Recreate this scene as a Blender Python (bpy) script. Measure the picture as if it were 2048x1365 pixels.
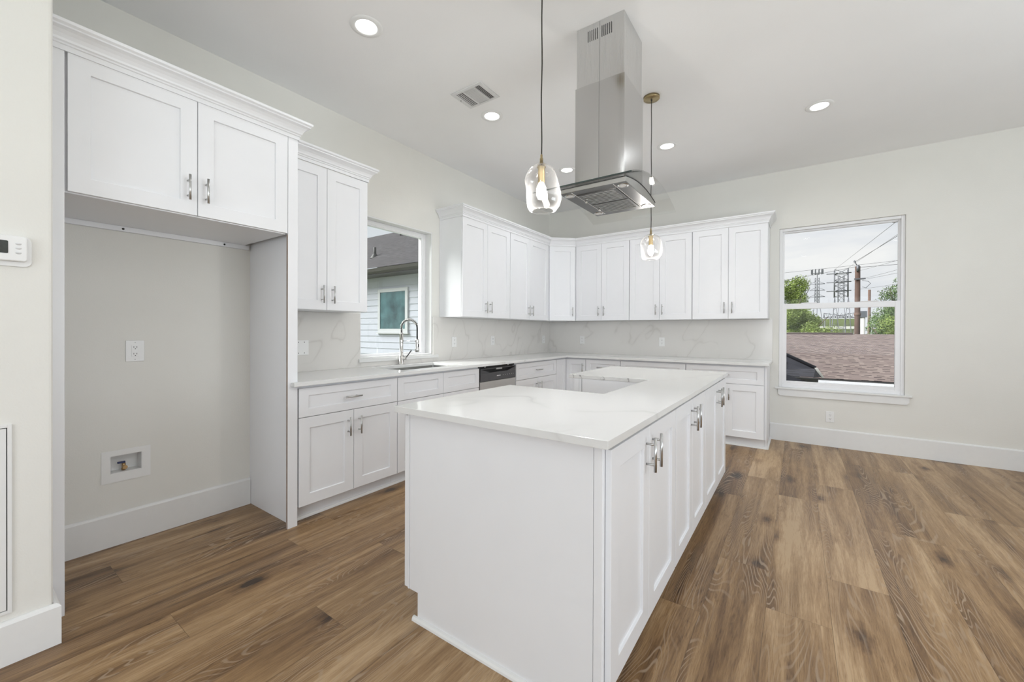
import bpy, bmesh, math, random
from mathutils import Vector, Matrix, noise as mnoise
random.seed(7)
for o in list(bpy.data.objects): bpy.data.objects.remove(o)
C = bpy.context.scene
COL = C.collection
R_ = math.radians

# ------------------------------------------------------------------ camera
cam_d = bpy.data.cameras.new('camera'); cam = bpy.data.objects.new('camera', cam_d); COL.objects.link(cam)
F, YAW, PITCH, ROLL, V0 = 814.97, 0.611255, -0.003840, 0.003774, 666.18
cy_, sy_ = math.cos(YAW), math.sin(YAW)
r = Vector((cy_, sy_, 0)); g = Vector((-sy_, cy_, 0)); up = Vector((0, 0, 1))
g2 = g*math.cos(PITCH) + up*math.sin(PITCH); u2 = up*math.cos(PITCH) - g*math.sin(PITCH)
r3 = r*math.cos(ROLL) + u2*math.sin(ROLL); u3 = u2*math.cos(ROLL) - r*math.sin(ROLL)
cam.matrix_world = Matrix(((r3.x, u3.x, -g2.x, 3.1690), (r3.y, u3.y, -g2.y, -5.5351), (r3.z, u3.z, -g2.z, 1.2228), (0, 0, 0, 1)))
cam_d.sensor_fit = 'HORIZONTAL'; cam_d.sensor_width = 36.0
cam_d.lens = 36.0*F/2048; cam_d.shift_y = -(682.5 - V0)/2048
cam_d.clip_start = 0.05; cam_d.clip_end = 500
C.camera = cam

# ------------------------------------------------------------------ exposure, sky, sun, added fill light
C.view_settings.view_transform = 'Standard'; C.view_settings.look = 'None'
C.view_settings.gamma = 1.0; C.view_settings.exposure = 0.10
C.view_settings.use_curve_mapping = False
SKY = 0.86; SUN = 7.6; FILL = 1.0; CAN = 7.0

def nt(mat_or_world):
    mat_or_world.use_nodes = True
    t = mat_or_world.node_tree; t.nodes.clear(); return t
def N(t, kind, **kw):
    n = t.nodes.new(kind)
    for k, v in kw.items():
        if k.startswith('i_'): n.inputs[k[2:].replace('_', ' ')].default_value = v
        elif k[0] == 'n' and k[1:].isdigit(): n.inputs[int(k[1:])].default_value = v
        else: setattr(n, k, v)
    return n
def L(t, a, b): t.links.new(a, b)
def ramp(t, fac, stops):
    n = t.nodes.new('ShaderNodeValToRGB'); e = n.color_ramp.elements
    e[0].position, e[0].color = stops[0][0], (*stops[0][1], 1)
    e[1].position, e[1].color = stops[-1][0], (*stops[-1][1], 1)
    for p, c in stops[1:-1]:
        x = e.new(p); x.color = (*c, 1)
    L(t, fac, n.inputs[0]); return n.outputs[0]

world = bpy.data.worlds.new('overcast_sky'); C.world = world
t = nt(world)
tc = N(t, 'ShaderNodeTexCoord')
mp = N(t, 'ShaderNodeMapping'); mp.inputs['Scale'].default_value = (2.2, 2.2, 6.5)
L(t, tc.outputs['Generated'], mp.inputs['Vector'])
cl = N(t, 'ShaderNodeTexNoise', i_Scale=1.6, i_Detail=5.0, i_Roughness=.55, i_Distortion=.4)
L(t, mp.outputs[0], cl.inputs['Vector'])
cc = ramp(t, cl.outputs['Fac'], [(.32, (.70, .74, .80)), (.5, (.86, .885, .93)), (.66, (1.0, 1.0, 1.0))])
bg = N(t, 'ShaderNodeBackground'); bg.inputs['Strength'].default_value = SKY
L(t, cc, bg.inputs['Color'])
wo = N(t, 'ShaderNodeOutputWorld'); L(t, bg.outputs[0], wo.inputs['Surface'])

def lamp(name, kind, loc, energy, color=(1, 1, 1), direction=None, **kw):
    d = bpy.data.lights.new(name, kind); d.energy = energy; d.color = color
    for k, v in kw.items(): setattr(d, k, v)
    o = bpy.data.objects.new(name, d); COL.objects.link(o); o.location = loc
    if direction is not None: o.rotation_euler = Vector(direction).to_track_quat('-Z', 'Y').to_euler()
    return o
lamp('sun', 'SUN', (-6, -6, 8), SUN, (1, .985, .96), direction=(.66, .42, -.62), angle=R_(40))
# unseen fill lamps added behind and right of the camera, tilted toward the ceiling
lamp('added_fill_rear', 'AREA', (3.9, -9.25, 1.45), 108*FILL, (.85, .92, 1), direction=(0, 1, .8), shape='RECTANGLE', size=3.4, size_y=2.1)
lamp('added_fill_right', 'AREA', (6.75, -3.4, 1.5), 86*FILL, (.85, .925, 1), direction=(-1, 0, 1.1), shape='RECTANGLE', size=2.3, size_y=1.8)
lamp('added_fill_right', 'AREA', (6.75, -7.2, 1.5), 14*FILL, (.85, .925, 1), direction=(-1, 0, 1.1), shape='RECTANGLE', size=2.3, size_y=1.8)

# ------------------------------------------------------------------ materials
def principled(name, color=(.8, .8, .8), rough=.5, metal=0.0, **kw):
    m = bpy.data.materials.new(name); t = nt(m)
    p = N(t, 'ShaderNodeBsdfPrincipled'); o = N(t, 'ShaderNodeOutputMaterial')
    p.inputs['Base Color'].default_value = (*color, 1); p.inputs['Roughness'].default_value = rough
    p.inputs['Metallic'].default_value = metal
    for k, v in kw.items(): p.inputs[k.replace('_', ' ')].default_value = v
    L(t, p.outputs[0], o.inputs[0]); return m, t, p
def simple(name, color, rough=.5, metal=0.0, var=.02, scale=30.0, bump=0.0, bscale=200.0, **kw):
    m, t, p = principled(name, color, rough, metal, **kw)
    tc = N(t, 'ShaderNodeTexCoord')
    n = N(t, 'ShaderNodeTexNoise', i_Scale=scale, i_Detail=3.0); L(t, tc.outputs['Object'], n.inputs['Vector'])
    a = tuple(max(0, c*(1-var)) for c in color); b = tuple(min(1, c*(1+var)) for c in color)
    L(t, ramp(t, n.outputs['Fac'], [(.3, a), (.7, b)]), p.inputs['Base Color'])
    if bump:
        n2 = N(t, 'ShaderNodeTexNoise', i_Scale=bscale, i_Detail=2.0); L(t, tc.outputs['Object'], n2.inputs['Vector'])
        bp = N(t, 'ShaderNodeBump'); bp.inputs['Strength'].default_value = bump; bp.inputs['Distance'].default_value = .002
        L(t, n2.outputs['Fac'], bp.inputs['Height']); L(t, bp.outputs[0], p.inputs['Normal'])
    return m
def emit(name, color, s):
    m = bpy.data.materials.new(name); t = nt(m)
    e = N(t, 'ShaderNodeEmission'); e.inputs[0].default_value = (*color, 1); e.inputs[1].default_value = s
    o = N(t, 'ShaderNodeOutputMaterial'); L(t, e.outputs[0], o.inputs[0]); return m
def glass(name, tint, ior=1.45, boost=1.0, rough=0.0, haze=0.0):
    m = bpy.data.materials.new(name); t = nt(m)
    tr = N(t, 'ShaderNodeBsdfTransparent'); tr.inputs[0].default_value = (*tint, 1)
    gl = N(t, 'ShaderNodeBsdfGlossy'); gl.inputs['Roughness'].default_value = rough
    fw = N(t, 'ShaderNodeLayerWeight'); fw.inputs[0].default_value = .5
    p5 = N(t, 'ShaderNodeMath', operation='POWER'); p5.inputs[1].default_value = 5.0; L(t, fw.outputs['Facing'], p5.inputs[0])
    f0 = ((ior-1)/(ior+1))**2*boost
    mu = N(t, 'ShaderNodeMath', operation='MULTIPLY_ADD'); mu.inputs[1].default_value = 1-f0; mu.inputs[2].default_value = f0; mu.use_clamp = True
    L(t, p5.outputs[0], mu.inputs[0])
    mx = N(t, 'ShaderNodeMixShader'); L(t, mu.outputs[0], mx.inputs[0]); L(t, tr.outputs[0], mx.inputs[1]); L(t, gl.outputs[0], mx.inputs[2])
    out = mx
    if haze:
        df = N(t, 'ShaderNodeBsdfTranslucent'); df.inputs[0].default_value = (.95, .95, .95, 1)
        lw = N(t, 'ShaderNodeLayerWeight'); lw.inputs[0].default_value = .35
        pw = N(t, 'ShaderNodeMath', operation='POWER'); pw.inputs[1].default_value = 2.0; L(t, lw.outputs['Facing'], pw.inputs[0])
        m2 = N(t, 'ShaderNodeMath', operation='MULTIPLY'); m2.inputs[1].default_value = haze; L(t, pw.outputs[0], m2.inputs[0])
        mx2 = N(t, 'ShaderNodeMixShader'); L(t, m2.outputs[0], mx2.inputs[0]); L(t, mx.outputs[0], mx2.inputs[1]); L(t, df.outputs[0], mx2.inputs[2]); out = mx2
    o = N(t, 'ShaderNodeOutputMaterial'); L(t, out.outputs[0], o.inputs[0]); return m

M = {}
M['wall'] = simple('painted_drywall', (.785, .775, .732), .75, var=.012, scale=3, bump=.35, bscale=160)
M['ceiling'] = simple('ceiling_paint', (.90, .90, .90), .8, var=.01, scale=2, bump=.2, bscale=120)
M['trim'] = simple('trim_paint', (.80, .80, .79), .4, var=.008)
M['cab'] = simple('cabinet_lacquer', (.825, .83, .848), .32, var=.006, scale=8)
M['cabin'] = simple('cabinet_underside', (.62, .62, .63), .5, var=.01)
M['raw'] = simple('raw_board_edge', (.36, .29, .25), .8, var=.1)
M['vinyl'] = simple('window_vinyl', (.85, .85, .86), .35, var=.005)
M['plastic'] = simple('white_plastic', (.84, .84, .83), .35, var=.005)
M['slot'] = simple('dark_slot', (.03, .03, .03), .6, var=.05)
M['grey'] = simple('grey_print', (.35, .35, .35), .6, var=.05)
M['nickel'] = simple('brushed_nickel', (.55, .55, .54), .30, 1.0, var=.04, scale=90)
M['chrome'] = simple('satin_chrome', (.60, .59, .57), .22, 1.0, var=.03, scale=60)
M['brass'] = simple('antique_brass', (.40, .32, .18), .34, 1.0, var=.06, scale=50)
M['brass2'] = simple('valve_brass', (.50, .34, .17), .4, .8, var=.1, scale=80)
M['blue'] = simple('blue_plastic', (.02, .035, .12), .4, var=.05)
M['black'] = simple('black_rubber', (.012, .012, .012), .5, var=.05)
M['cord'] = simple('black_cord', (.02, .017, .012), .55, var=.05)
M['grid'] = simple('duct_inside', (.10, .10, .10), .7, var=.05)
M['louvre'] = simple('register_enamel', (.72, .72, .72), .4, var=.01)
M['dwpanel'] = simple('dark_steel_console', (.11, .11, .115), .35, .6, var=.05)
M['lcd'] = simple('lcd_display', (.045, .05, .045), .18, var=.2, scale=40)
M['bulb'] = emit('bulb_glow', (1, .95, .88), 22.0)
M['can'] = emit('downlight_diffuser', (1, .985, .96), CAN)
M['lens'] = simple('frosted_lens', (.55, .55, .54), .35, var=.03)
M['glass'] = glass('window_glass', (.985, .99, .985), 1.45, .15)
M['glass_g'] = glass('coated_window_glass', (.965, .985, .98), 1.5, 1.0)
M['glass_hood'] = glass('hood_glass', (.992, .997, .994), 1.45, .9)
M['glass_blob'] = glass('pendant_glass', (.975, .97, .965), 1.5, 1.5, haze=.12)
M['glass_edge'] = simple('glass_edge', (.02, .03, .028), .2, var=.02)

def steel(name, base, rough, scl, bmp=.10):
    m, t, p = principled(name, base, rough, 1.0)
    tc = N(t, 'ShaderNodeTexCoord'); mp = N(t, 'ShaderNodeMapping'); mp.inputs['Scale'].default_value = scl
    L(t, tc.outputs['Object'], mp.inputs[0])
    n = N(t, 'ShaderNodeTexNoise', i_Scale=1.0, i_Detail=2.0); L(t, mp.outputs[0], n.inputs['Vector'])
    b = N(t, 'ShaderNodeBump'); b.inputs['Strength'].default_value = bmp; b.inputs['Distance'].default_value = .001
    L(t, n.outputs['Fac'], b.inputs['Height']); L(t, b.outputs[0], p.inputs['Normal'])
    mr = N(t, 'ShaderNodeMapRange'); mr.inputs[3].default_value = rough-.06; mr.inputs[4].default_value = rough+.06
    L(t, n.outputs['Fac'], mr.inputs[0]); L(t, mr.outputs[0], p.inputs['Roughness'])
    return m
M['steel'] = steel('brushed_steel', (.58, .58, .575), .17, (500, 500, 3), .03)
M['steel_baked'] = steel('upper_steel_baked_reflection', (.68, .68, .675), .26, (500, 500, 3), .03)  # upper duct's brighter reflections put into a lighter base colour
M['steel_h'] = steel('brushed_steel_panel', (.50, .50, .49), .30, (8, 900, 900))
M['steel_dw'] = steel('dishwasher_steel', (.62, .61, .59), .32, (8, 8, 900))
M['filter'] = steel('filter_steel', (.20, .20, .20), .32, (8, 300, 300), .03)

def marble(name, base, vein, vs, strength, rough, rot=(.5, .35, .6), st=(1.5, .45, .8), warp=.35):
    m, t, p = principled(name, base, rough)
    tc = N(t, 'ShaderNodeTexCoord'); mp = N(t, 'ShaderNodeMapping'); mp.inputs['Rotation'].default_value = rot
    L(t, tc.outputs['Object'], mp.inputs[0])
    w = N(t, 'ShaderNodeTexNoise', i_Scale=vs*.8, i_Detail=5.0, i_Roughness=.6); L(t, mp.outputs[0], w.inputs['Vector'])
    ad = N(t, 'ShaderNodeVectorMath', operation='MULTIPLY_ADD'); ad.inputs[1].default_value = (warp, warp, warp)
    L(t, w.outputs['Color'], ad.inputs[0]); L(t, mp.outputs[0], ad.inputs[2])
    mp2 = N(t, 'ShaderNodeMapping'); mp2.inputs['Scale'].default_value = st; L(t, ad.outputs[0], mp2.inputs[0])
    n = N(t, 'ShaderNodeTexNoise', i_Scale=vs, i_Detail=1.5); L(t, mp2.outputs[0], n.inputs['Vector'])
    s = N(t, 'ShaderNodeMath', operation='SUBTRACT'); s.inputs[1].default_value = .5; L(t, n.outputs['Fac'], s.inputs[0])
    a = N(t, 'ShaderNodeMath', operation='ABSOLUTE'); L(t, s.outputs[0], a.inputs[0])
    v1 = ramp(t, a.outputs[0], [(0, (1, 1, 1)), (.006, (.5, .5, .5)), (.02, (.12, .12, .12)), (.07, (0, 0, 0))])
    n3 = N(t, 'ShaderNodeTexNoise', i_Scale=vs*1.7, i_Detail=2.0); L(t, mp.outputs[0], n3.inputs['Vector'])
    msk = ramp(t, n3.outputs['Fac'], [(.36, (0, 0, 0)), (.56, (1, 1, 1))])
    mu = N(t, 'ShaderNodeMath', operation='MULTIPLY'); L(t, v1, mu.inputs[0]); L(t, msk, mu.inputs[1])
    mu2 = N(t, 'ShaderNodeMath', operation='MULTIPLY'); mu2.inputs[1].default_value = strength; L(t, mu.outputs[0], mu2.inputs[0])
    cl = N(t, 'ShaderNodeTexNoise', i_Scale=vs*1.1, i_Detail=3.0); L(t, ad.outputs[0], cl.inputs['Vector'])
    basec = ramp(t, cl.outputs['Fac'], [(.3, tuple(c*.965 for c in base)), (.6, base)])
    mx = N(t, 'ShaderNodeMix', data_type='RGBA'); L(t, mu2.outputs[0], mx.inputs[0]); L(t, basec, mx.inputs[6]); mx.inputs[7].default_value = (*vein, 1)
    L(t, mx.outputs[2], p.inputs['Base Color']); return m
M['quartz'] = marble('white_quartz', (.75, .75, .738), (.38, .37, .35), 1.3, .33, .13)
M['quartz_edge'] = marble('veined_quartz_edge', (.74, .735, .72), (.10, .09, .085), 5.0, 1.0, .2)
M['splash'] = marble('veined_quartz_splash', (.73, .712, .68), (.40, .375, .34), 1.7, .34, .16, (.60, -.62, .0), (2.0, 2.0, .30), .11)

def wood_floor():
    m, t, p = principled('oak_planks', (.3, .2, .12), .37)
    p.inputs['Specular IOR Level'].default_value = .5
    at = N(t, 'ShaderNodeAttribute', attribute_name='plank')
    sep = N(t, 'ShaderNodeSeparateColor'); L(t, at.outputs['Color'], sep.inputs[0])   # r tone, g seed, b seed2
    tc = N(t, 'ShaderNodeTexCoord')
    sd = N(t, 'ShaderNodeCombineXYZ')
    for i, k in ((1, 0), (2, 1)):
        q = N(t, 'ShaderNodeMath', operation='MULTIPLY'); q.inputs[1].default_value = 53.0; L(t, sep.outputs[i], q.inputs[0]); L(t, q.outputs[0], sd.inputs[k+1])
    base = N(t, 'ShaderNodeVectorMath', operation='ADD'); L(t, tc.outputs['Object'], base.inputs[0]); L(t, sd.outputs[0], base.inputs[1])
    def mapped(sc, src=None):
        q = N(t, 'ShaderNodeMapping'); q.inputs['Scale'].default_value = sc; L(t, src or base.outputs[0], q.inputs[0]); return q.outputs[0]
    def noise(sc, detail=3.0, rough=.6, dist=0.0, src=None):
        n = N(t, 'ShaderNodeTexNoise', i_Scale=1.0, i_Detail=detail, i_Roughness=rough, i_Distortion=dist); L(t, mapped(sc, src), n.inputs['Vector']); return n.outputs['Fac']
    def mad(a, k, c=None, clamp=False):
        n = N(t, 'ShaderNodeMath', operation='MULTIPLY_ADD'); L(t, a, n.inputs[0])
        if isinstance(k, (int, float)): n.inputs[1].default_value = k
        else: L(t, k, n.inputs[1])
        if c is None: n.inputs[2].default_value = 0
        elif isinstance(c, (int, float)): n.inputs[2].default_value = c
        else: L(t, c, n.inputs[2])
        n.use_clamp = clamp; return n.outputs[0]
    # contour lines of a slow field give cathedral grain
    f1 = noise((5.2, .62, 1), 2.0, .45, .30)
    w1 = noise((40, 7, 1), 2.0, .6)
    sn = N(t, 'ShaderNodeMath', operation='SINE'); L(t, mad(w1, 2.2, mad(f1, 300.0)), sn.inputs[0])
    rings = ramp(t, sn.outputs[0], [(.0, (0, 0, 0)), (.5, (.03, .03, .03)), (.92, (1, 1, 1))])
    bands = noise((8.5, .55, 1), 4.0, .62, .6)
    streak = noise((38, 1.5, 1), 4.0, .7)
    fib = noise((210, 11, 1), 3.0, .7)
    pores = ramp(t, noise((330, 16, 1), 2.0, .6), [(.30, (1, 1, 1)), (.40, (0, 0, 0))])
    # knots, some with a short cross crack
    vo = N(t, 'ShaderNodeTexVoronoi', feature='F1'); vo.inputs['Scale'].default_value = 1.0; vo.inputs['Randomness'].default_value = 1.0
    dis = N(t, 'ShaderNodeTexNoise', i_Scale=14.0, i_Detail=4.0, i_Roughness=.7); L(t, base.outputs[0], dis.inputs['Vector'])
    ka = N(t, 'ShaderNodeVectorMath', operation='MULTIPLY_ADD'); ka.inputs[1].default_value = (.22, .22, 0); L(t, dis.outputs['Color'], ka.inputs[0]); L(t, mapped((4.2, 1.9, 1)), ka.inputs[2])
    L(t, ka.outputs[0], vo.inputs['Vector'])
    knot = ramp(t, vo.outputs['Distance'], [(.0, (1, 1, 1)), (.07, (.85, .85, .85)), (.12, (.35, .35, .35)), (.26, (0, 0, 0))])
    # dark smudges drawn out along the grain
    sm = ramp(t, noise((9, 1.9, 1), 5.0, .72, 1.2), [(.60, (0, 0, 0)), (.78, (1, 1, 1))])
    a1 = N(t, 'ShaderNodeMapRange'); a1.inputs[1].default_value = .28; a1.inputs[2].default_value = .72; a1.inputs[3].default_value = -.36; a1.inputs[4].default_value = .34
    L(t, bands, a1.inputs[0])
    tone = N(t, 'ShaderNodeMath', operation='ADD'); L(t, a1.outputs[0], tone.inputs[0]); L(t, sep.outputs[0], tone.inputs[1])
    v = mad(streak, .62, mad(fib, .62, tone.outputs[0])); v = mad(v, 1.0, -.25); v = mad(pores, -.16, v); v = mad(sm, -.42, v); v = mad(knot, -.80, v)
    inv = N(t, 'ShaderNodeMath', operation='SUBTRACT'); inv.inputs[0].default_value = 1.15; L(t, tone.outputs[0], inv.inputs[1]); inv.use_clamp = True
    msk = ramp(t, noise((5.5, .8, 1), 2.0), [(.42, (0, 0, 0)), (.56, (1, 1, 1))])
    gm = mad(mad(rings, inv.outputs[0]), msk)
    v = mad(mad(msk, inv.outputs[0]), -.16, v)
    col = ramp(t, mad(v, 1.0, -.20), [(.0, (.024, .011, .004)), (.22, (.085, .041, .014)), (.45, (.175, .095, .038)), (.68, (.278, .166, .074)), (.88, (.38, .245, .125)), (1.0, (.46, .315, .175))])
    mx = N(t, 'ShaderNodeMix', data_type='RGBA'); L(t, mad(gm, .85), mx.inputs[0]); L(t, col, mx.inputs[6]); mx.inputs[7].default_value = (.40, .30, .205, 1)
    L(t, mx.outputs[2], p.inputs['Base Color'])
    bp = N(t, 'ShaderNodeBump'); bp.inputs['Strength'].default_value = .22; bp.inputs['Distance'].default_value = .001
    L(t, v, bp.inputs['Height']); L(t, bp.outputs[0], p.inputs['Normal'])
    return m
M['floor'] = wood_floor()
M['seam'] = simple('plank_bevel', (.17, .12, .075), .6, var=.1)

def shingles(name, c1, c2, dark, w, h):
    m, t, p = principled(name, c1, .9)
    uv = N(t, 'ShaderNodeUVMap'); sp = N(t, 'ShaderNodeSeparateXYZ'); L(t, uv.outputs[0], sp.inputs[0])
    def ma(op, a, b=None, c=None):
        n = N(t, 'ShaderNodeMath', operation=op)
        for i, v in enumerate((a, b, c)):
            if v is None: continue
            if isinstance(v, (int, float)): n.inputs[i].default_value = v
            else: L(t, v, n.inputs[i])
        return n.outputs[0]
    rv = ma('DIVIDE', sp.outputs[1], h); row = ma('FLOOR', rv); fr = ma('FRACT', rv)
    wn0 = N(t, 'ShaderNodeTexWhiteNoise', noise_dimensions='1D'); L(t, row, wn0.inputs['W'])
    cu = ma('FLOOR', ma('MULTIPLY_ADD', wn0.outputs['Value'], 3.0, ma('DIVIDE', sp.outputs[0], w)))
    cb = N(t, 'ShaderNodeCombineXYZ'); L(t, cu, cb.inputs[0]); L(t, row, cb.inputs[1])
    wn = N(t, 'ShaderNodeTexWhiteNoise', noise_dimensions='3D'); L(t, cb.outputs[0], wn.inputs['Vector'])
    tabs = ramp(t, wn.outputs['Value'], [(0, c2), (.5, tuple((x+y)/2 for x, y in zip(c1, c2))), (1, c1)])
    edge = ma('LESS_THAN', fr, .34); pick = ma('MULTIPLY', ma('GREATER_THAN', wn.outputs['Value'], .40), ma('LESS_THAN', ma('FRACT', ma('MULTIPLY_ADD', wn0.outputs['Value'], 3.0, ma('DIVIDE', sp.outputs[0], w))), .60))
    e1 = ma('MULTIPLY', edge, ma('MULTIPLY_ADD', pick, .82, .10))  # paints the shadow line under tab edges into the colour
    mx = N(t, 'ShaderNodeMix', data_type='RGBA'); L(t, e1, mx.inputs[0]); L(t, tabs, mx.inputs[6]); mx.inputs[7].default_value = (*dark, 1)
    n = N(t, 'ShaderNodeTexNoise', i_Scale=1.6, i_Detail=5.0); L(t, uv.outputs[0], n.inputs['Vector'])
    m2 = N(t, 'ShaderNodeMix', data_type='RGBA', blend_type='MULTIPLY'); m2.inputs[0].default_value = .6
    L(t, mx.outputs[2], m2.inputs[6]); L(t, ramp(t, n.outputs['Fac'], [(.3, (.72, .68, .68)), (.7, (1, 1, 1))]), m2.inputs[7])
    L(t, m2.outputs[2], p.inputs['Base Color'])
    return m
M['sh_brown'] = shingles('brown_shingles', (.205, .168, .152), (.135, .105, .100), (.032, .022, .024), .20, .088)
M['sh_dark'] = shingles('charcoal_shingles', (.045, .047, .06), (.03, .032, .042), (.014, .014, .018), .25, .14)
M['sh_grey'] = shingles('grey_shingles', (.052, .045, .052), (.030, .026, .031), (.010, .009, .010), .28, .145)
M['siding'] = simple('white_lap_siding', (.46, .475, .545), .6, var=.01, scale=4)
M['eave'] = simple('brown_gutter_metal', (.045, .04, .033), .45, var=.05)
M['extwhite'] = simple('white_fascia', (.52, .53, .55), .5, var=.01)
M['extglass'] = simple('reflecting_pane', (.055, .12, .13), .06, var=.5, scale=2.5)
M['ground'] = simple('grass_ground', (.12, .15, .06), .9, var=.3, scale=1)
M['bark'] = simple('tree_bark', (.10, .075, .05), .9, var=.2)
M['leaf1'] = simple('spring_leaves', (.165, .225, .045), .6, var=.45, scale=3.5)
M['leaf2'] = simple('oak_leaves', (.09, .15, .04), .6, var=.45, scale=3.5)
M['pole'] = simple('weathered_pole', (.070, .040, .030), .85, var=.25, scale=3)
M['pole2'] = simple('creosote_pole', (.12, .075, .058), .85, var=.2, scale=3)
M['galv'] = simple('galvanised_steel', (.12, .125, .14), .5, .3, var=.1)
M['wire'] = simple('power_wire', (.06, .06, .065), .6, var=.05)
M['concrete'] = simple('pale_concrete', (.50, .50, .48), .8, var=.06, scale=1)
M['slate'] = simple('slate_board', (.10, .11, .13), .7, var=.1)

# ------------------------------------------------------------------ mesh tools
class MB:
    def __init__(s): s.bm = bmesh.new(); s.mi = 0
    def face(s, pts, mi=None):
        vs = [s.bm.verts.new(p) for p in pts]
        f = s.bm.faces.new(vs); f.material_index = s.mi if mi is None else mi; return f
    def box(s, a, b, mi=None):
        x0, x1 = sorted((a[0], b[0])); y0, y1 = sorted((a[1], b[1])); z0, z1 = sorted((a[2], b[2]))
        v = [s.bm.verts.new(p) for p in ((x0,y0,z0),(x1,y0,z0),(x1,y1,z0),(x0,y1,z0),(x0,y0,z1),(x1,y0,z1),(x1,y1,z1),(x0,y1,z1))]
        for q in ((0,3,2,1),(4,5,6,7),(0,1,5,4),(1,2,6,5),(2,3,7,6),(3,0,4,7)):
            f = s.bm.faces.new([v[i] for i in q]); f.material_index = s.mi if mi is None else mi
        return s
    def prism(s, poly, axis, a, b, mi=None, sidemi=None):
        # poly: 2D points in the two remaining axes (cyclic order), extruded along axis
        def P(p, c):
            return {'x': (c, p[0], p[1]), 'y': (p[0], c, p[1]), 'z': (p[0], p[1], c)}[axis]
        A = [s.bm.verts.new(P(p, a)) for p in poly]; B = [s.bm.verts.new(P(p, b)) for p in poly]
        n = len(poly); m0 = s.mi if mi is None else mi
        for fv in (A, B[::-1]):
            f = s.bm.faces.new(fv); f.material_index = m0
        for i in range(n):
            f = s.bm.faces.new([A[i], B[i], B[(i+1) % n], A[(i+1) % n]]); f.material_index = m0 if sidemi is None else sidemi
        return s
    def tube(s, pts, r, n=12, caps=True, mi=None):
        pts = [Vector(p) for p in pts]; rings = []; m0 = s.mi if mi is None else mi
        rr = r if isinstance(r, (list, tuple)) else [r]*len(pts)
        prev = None
        for i, p in enumerate(pts):
            d = (pts[min(i+1, len(pts)-1)] - pts[max(i-1, 0)]).normalized()
            ref = prev if prev is not None else (Vector((0, 0, 1)) if abs(d.z) < .9 else Vector((1, 0, 0)))
            a = (ref - d*ref.dot(d)).normalized(); prev = a; b = d.cross(a)
            rings.append([s.bm.verts.new(p + (a*math.cos(2*math.pi*k/n) + b*math.sin(2*math.pi*k/n))*rr[i]) for k in range(n)])
        for i in range(len(rings)-1):
            for k in range(n):
                f = s.bm.faces.new([rings[i][k], rings[i][(k+1) % n], rings[i+1][(k+1) % n], rings[i+1][k]]); f.material_index = m0; f.smooth = True
        if caps:
            for rg in (rings[0][::-1], rings[-1]):
                f = s.bm.faces.new(rg); f.material_index = m0
        return s
    def lathe(s, prof, c=(0, 0, 0), n=32, axis='z', caps=False, mi=None, fn=None):
        rings = []; m0 = s.mi if mi is None else mi
        for (r, h) in prof:
            ring = []
            for k in range(n):
                th = 2*math.pi*k/n; rr = r
                dx = dy = 0
                if fn: rr, dx, dy = fn(r, h, th)
                x, y = rr*math.cos(th)+dx, rr*math.sin(th)+dy
                q = {'z': (x, y, h), 'y': (x, h, y), 'x': (h, x, y)}[axis]
                ring.append(s.bm.verts.new((c[0]+q[0], c[1]+q[1], c[2]+q[2])))
            rings.append(ring)
        for i in range(len(rings)-1):
            for k in range(n):
                f = s.bm.faces.new([rings[i][k], rings[i][(k+1) % n], rings[i+1][(k+1) % n], rings[i+1][k]]); f.material_index = m0; f.smooth = True
        if caps:
            for rg in (rings[0][::-1], rings[-1]):
                f = s.bm.faces.new(rg); f.material_index = m0
        return s
    def build(s, name, mats, parent=None, bevel=0, seg=2, smooth=False, recalc=True):
        if recalc: bmesh.ops.recalc_face_normals(s.bm, faces=s.bm.faces)
        me = bpy.data.meshes.new(name); s.bm.to_mesh(me); s.bm.free()
        if smooth:
            for p in me.polygons: p.use_smooth = True
        o = bpy.data.objects.new(name, me); COL.objects.link(o)
        for m in (mats if isinstance(mats, (list, tuple)) else [mats]): me.materials.append(M[m] if isinstance(m, str) else m)
        if parent is not None: o.parent = parent
        if bevel:
            b = o.modifiers.new('edge', 'BEVEL'); b.width = bevel; b.segments = seg; b.limit_method = 'ANGLE'; b.angle_limit = R_(40); b.harden_normals = False
        return o
def tag(o, label=None, cat=None, group=None, kind=None):
    if label: o['label'] = label
    if cat: o['category'] = cat
    if group: o['group'] = group
    if kind: o['kind'] = kind
    return o
def thing(name, label, cat, loc=(0, 0, 0), rz=0, group=None):
    o = bpy.data.objects.new(name, None); COL.objects.link(o); o.location = loc; o.rotation_euler = (0, 0, rz)
    o.empty_display_size = .1
    return tag(o, label, cat, group)
def struct(mb, name, mat, label=None, **kw):
    o = mb.build(name, mat, **kw); tag(o, label=label, kind='structure'); return o

# ------------------------------------------------------------------ room shell
H = 3.048
XR, YR = 6.5, -9.0          # right wall, rear wall
PX, PY = .806, -5.262       # partition face and its end

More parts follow.
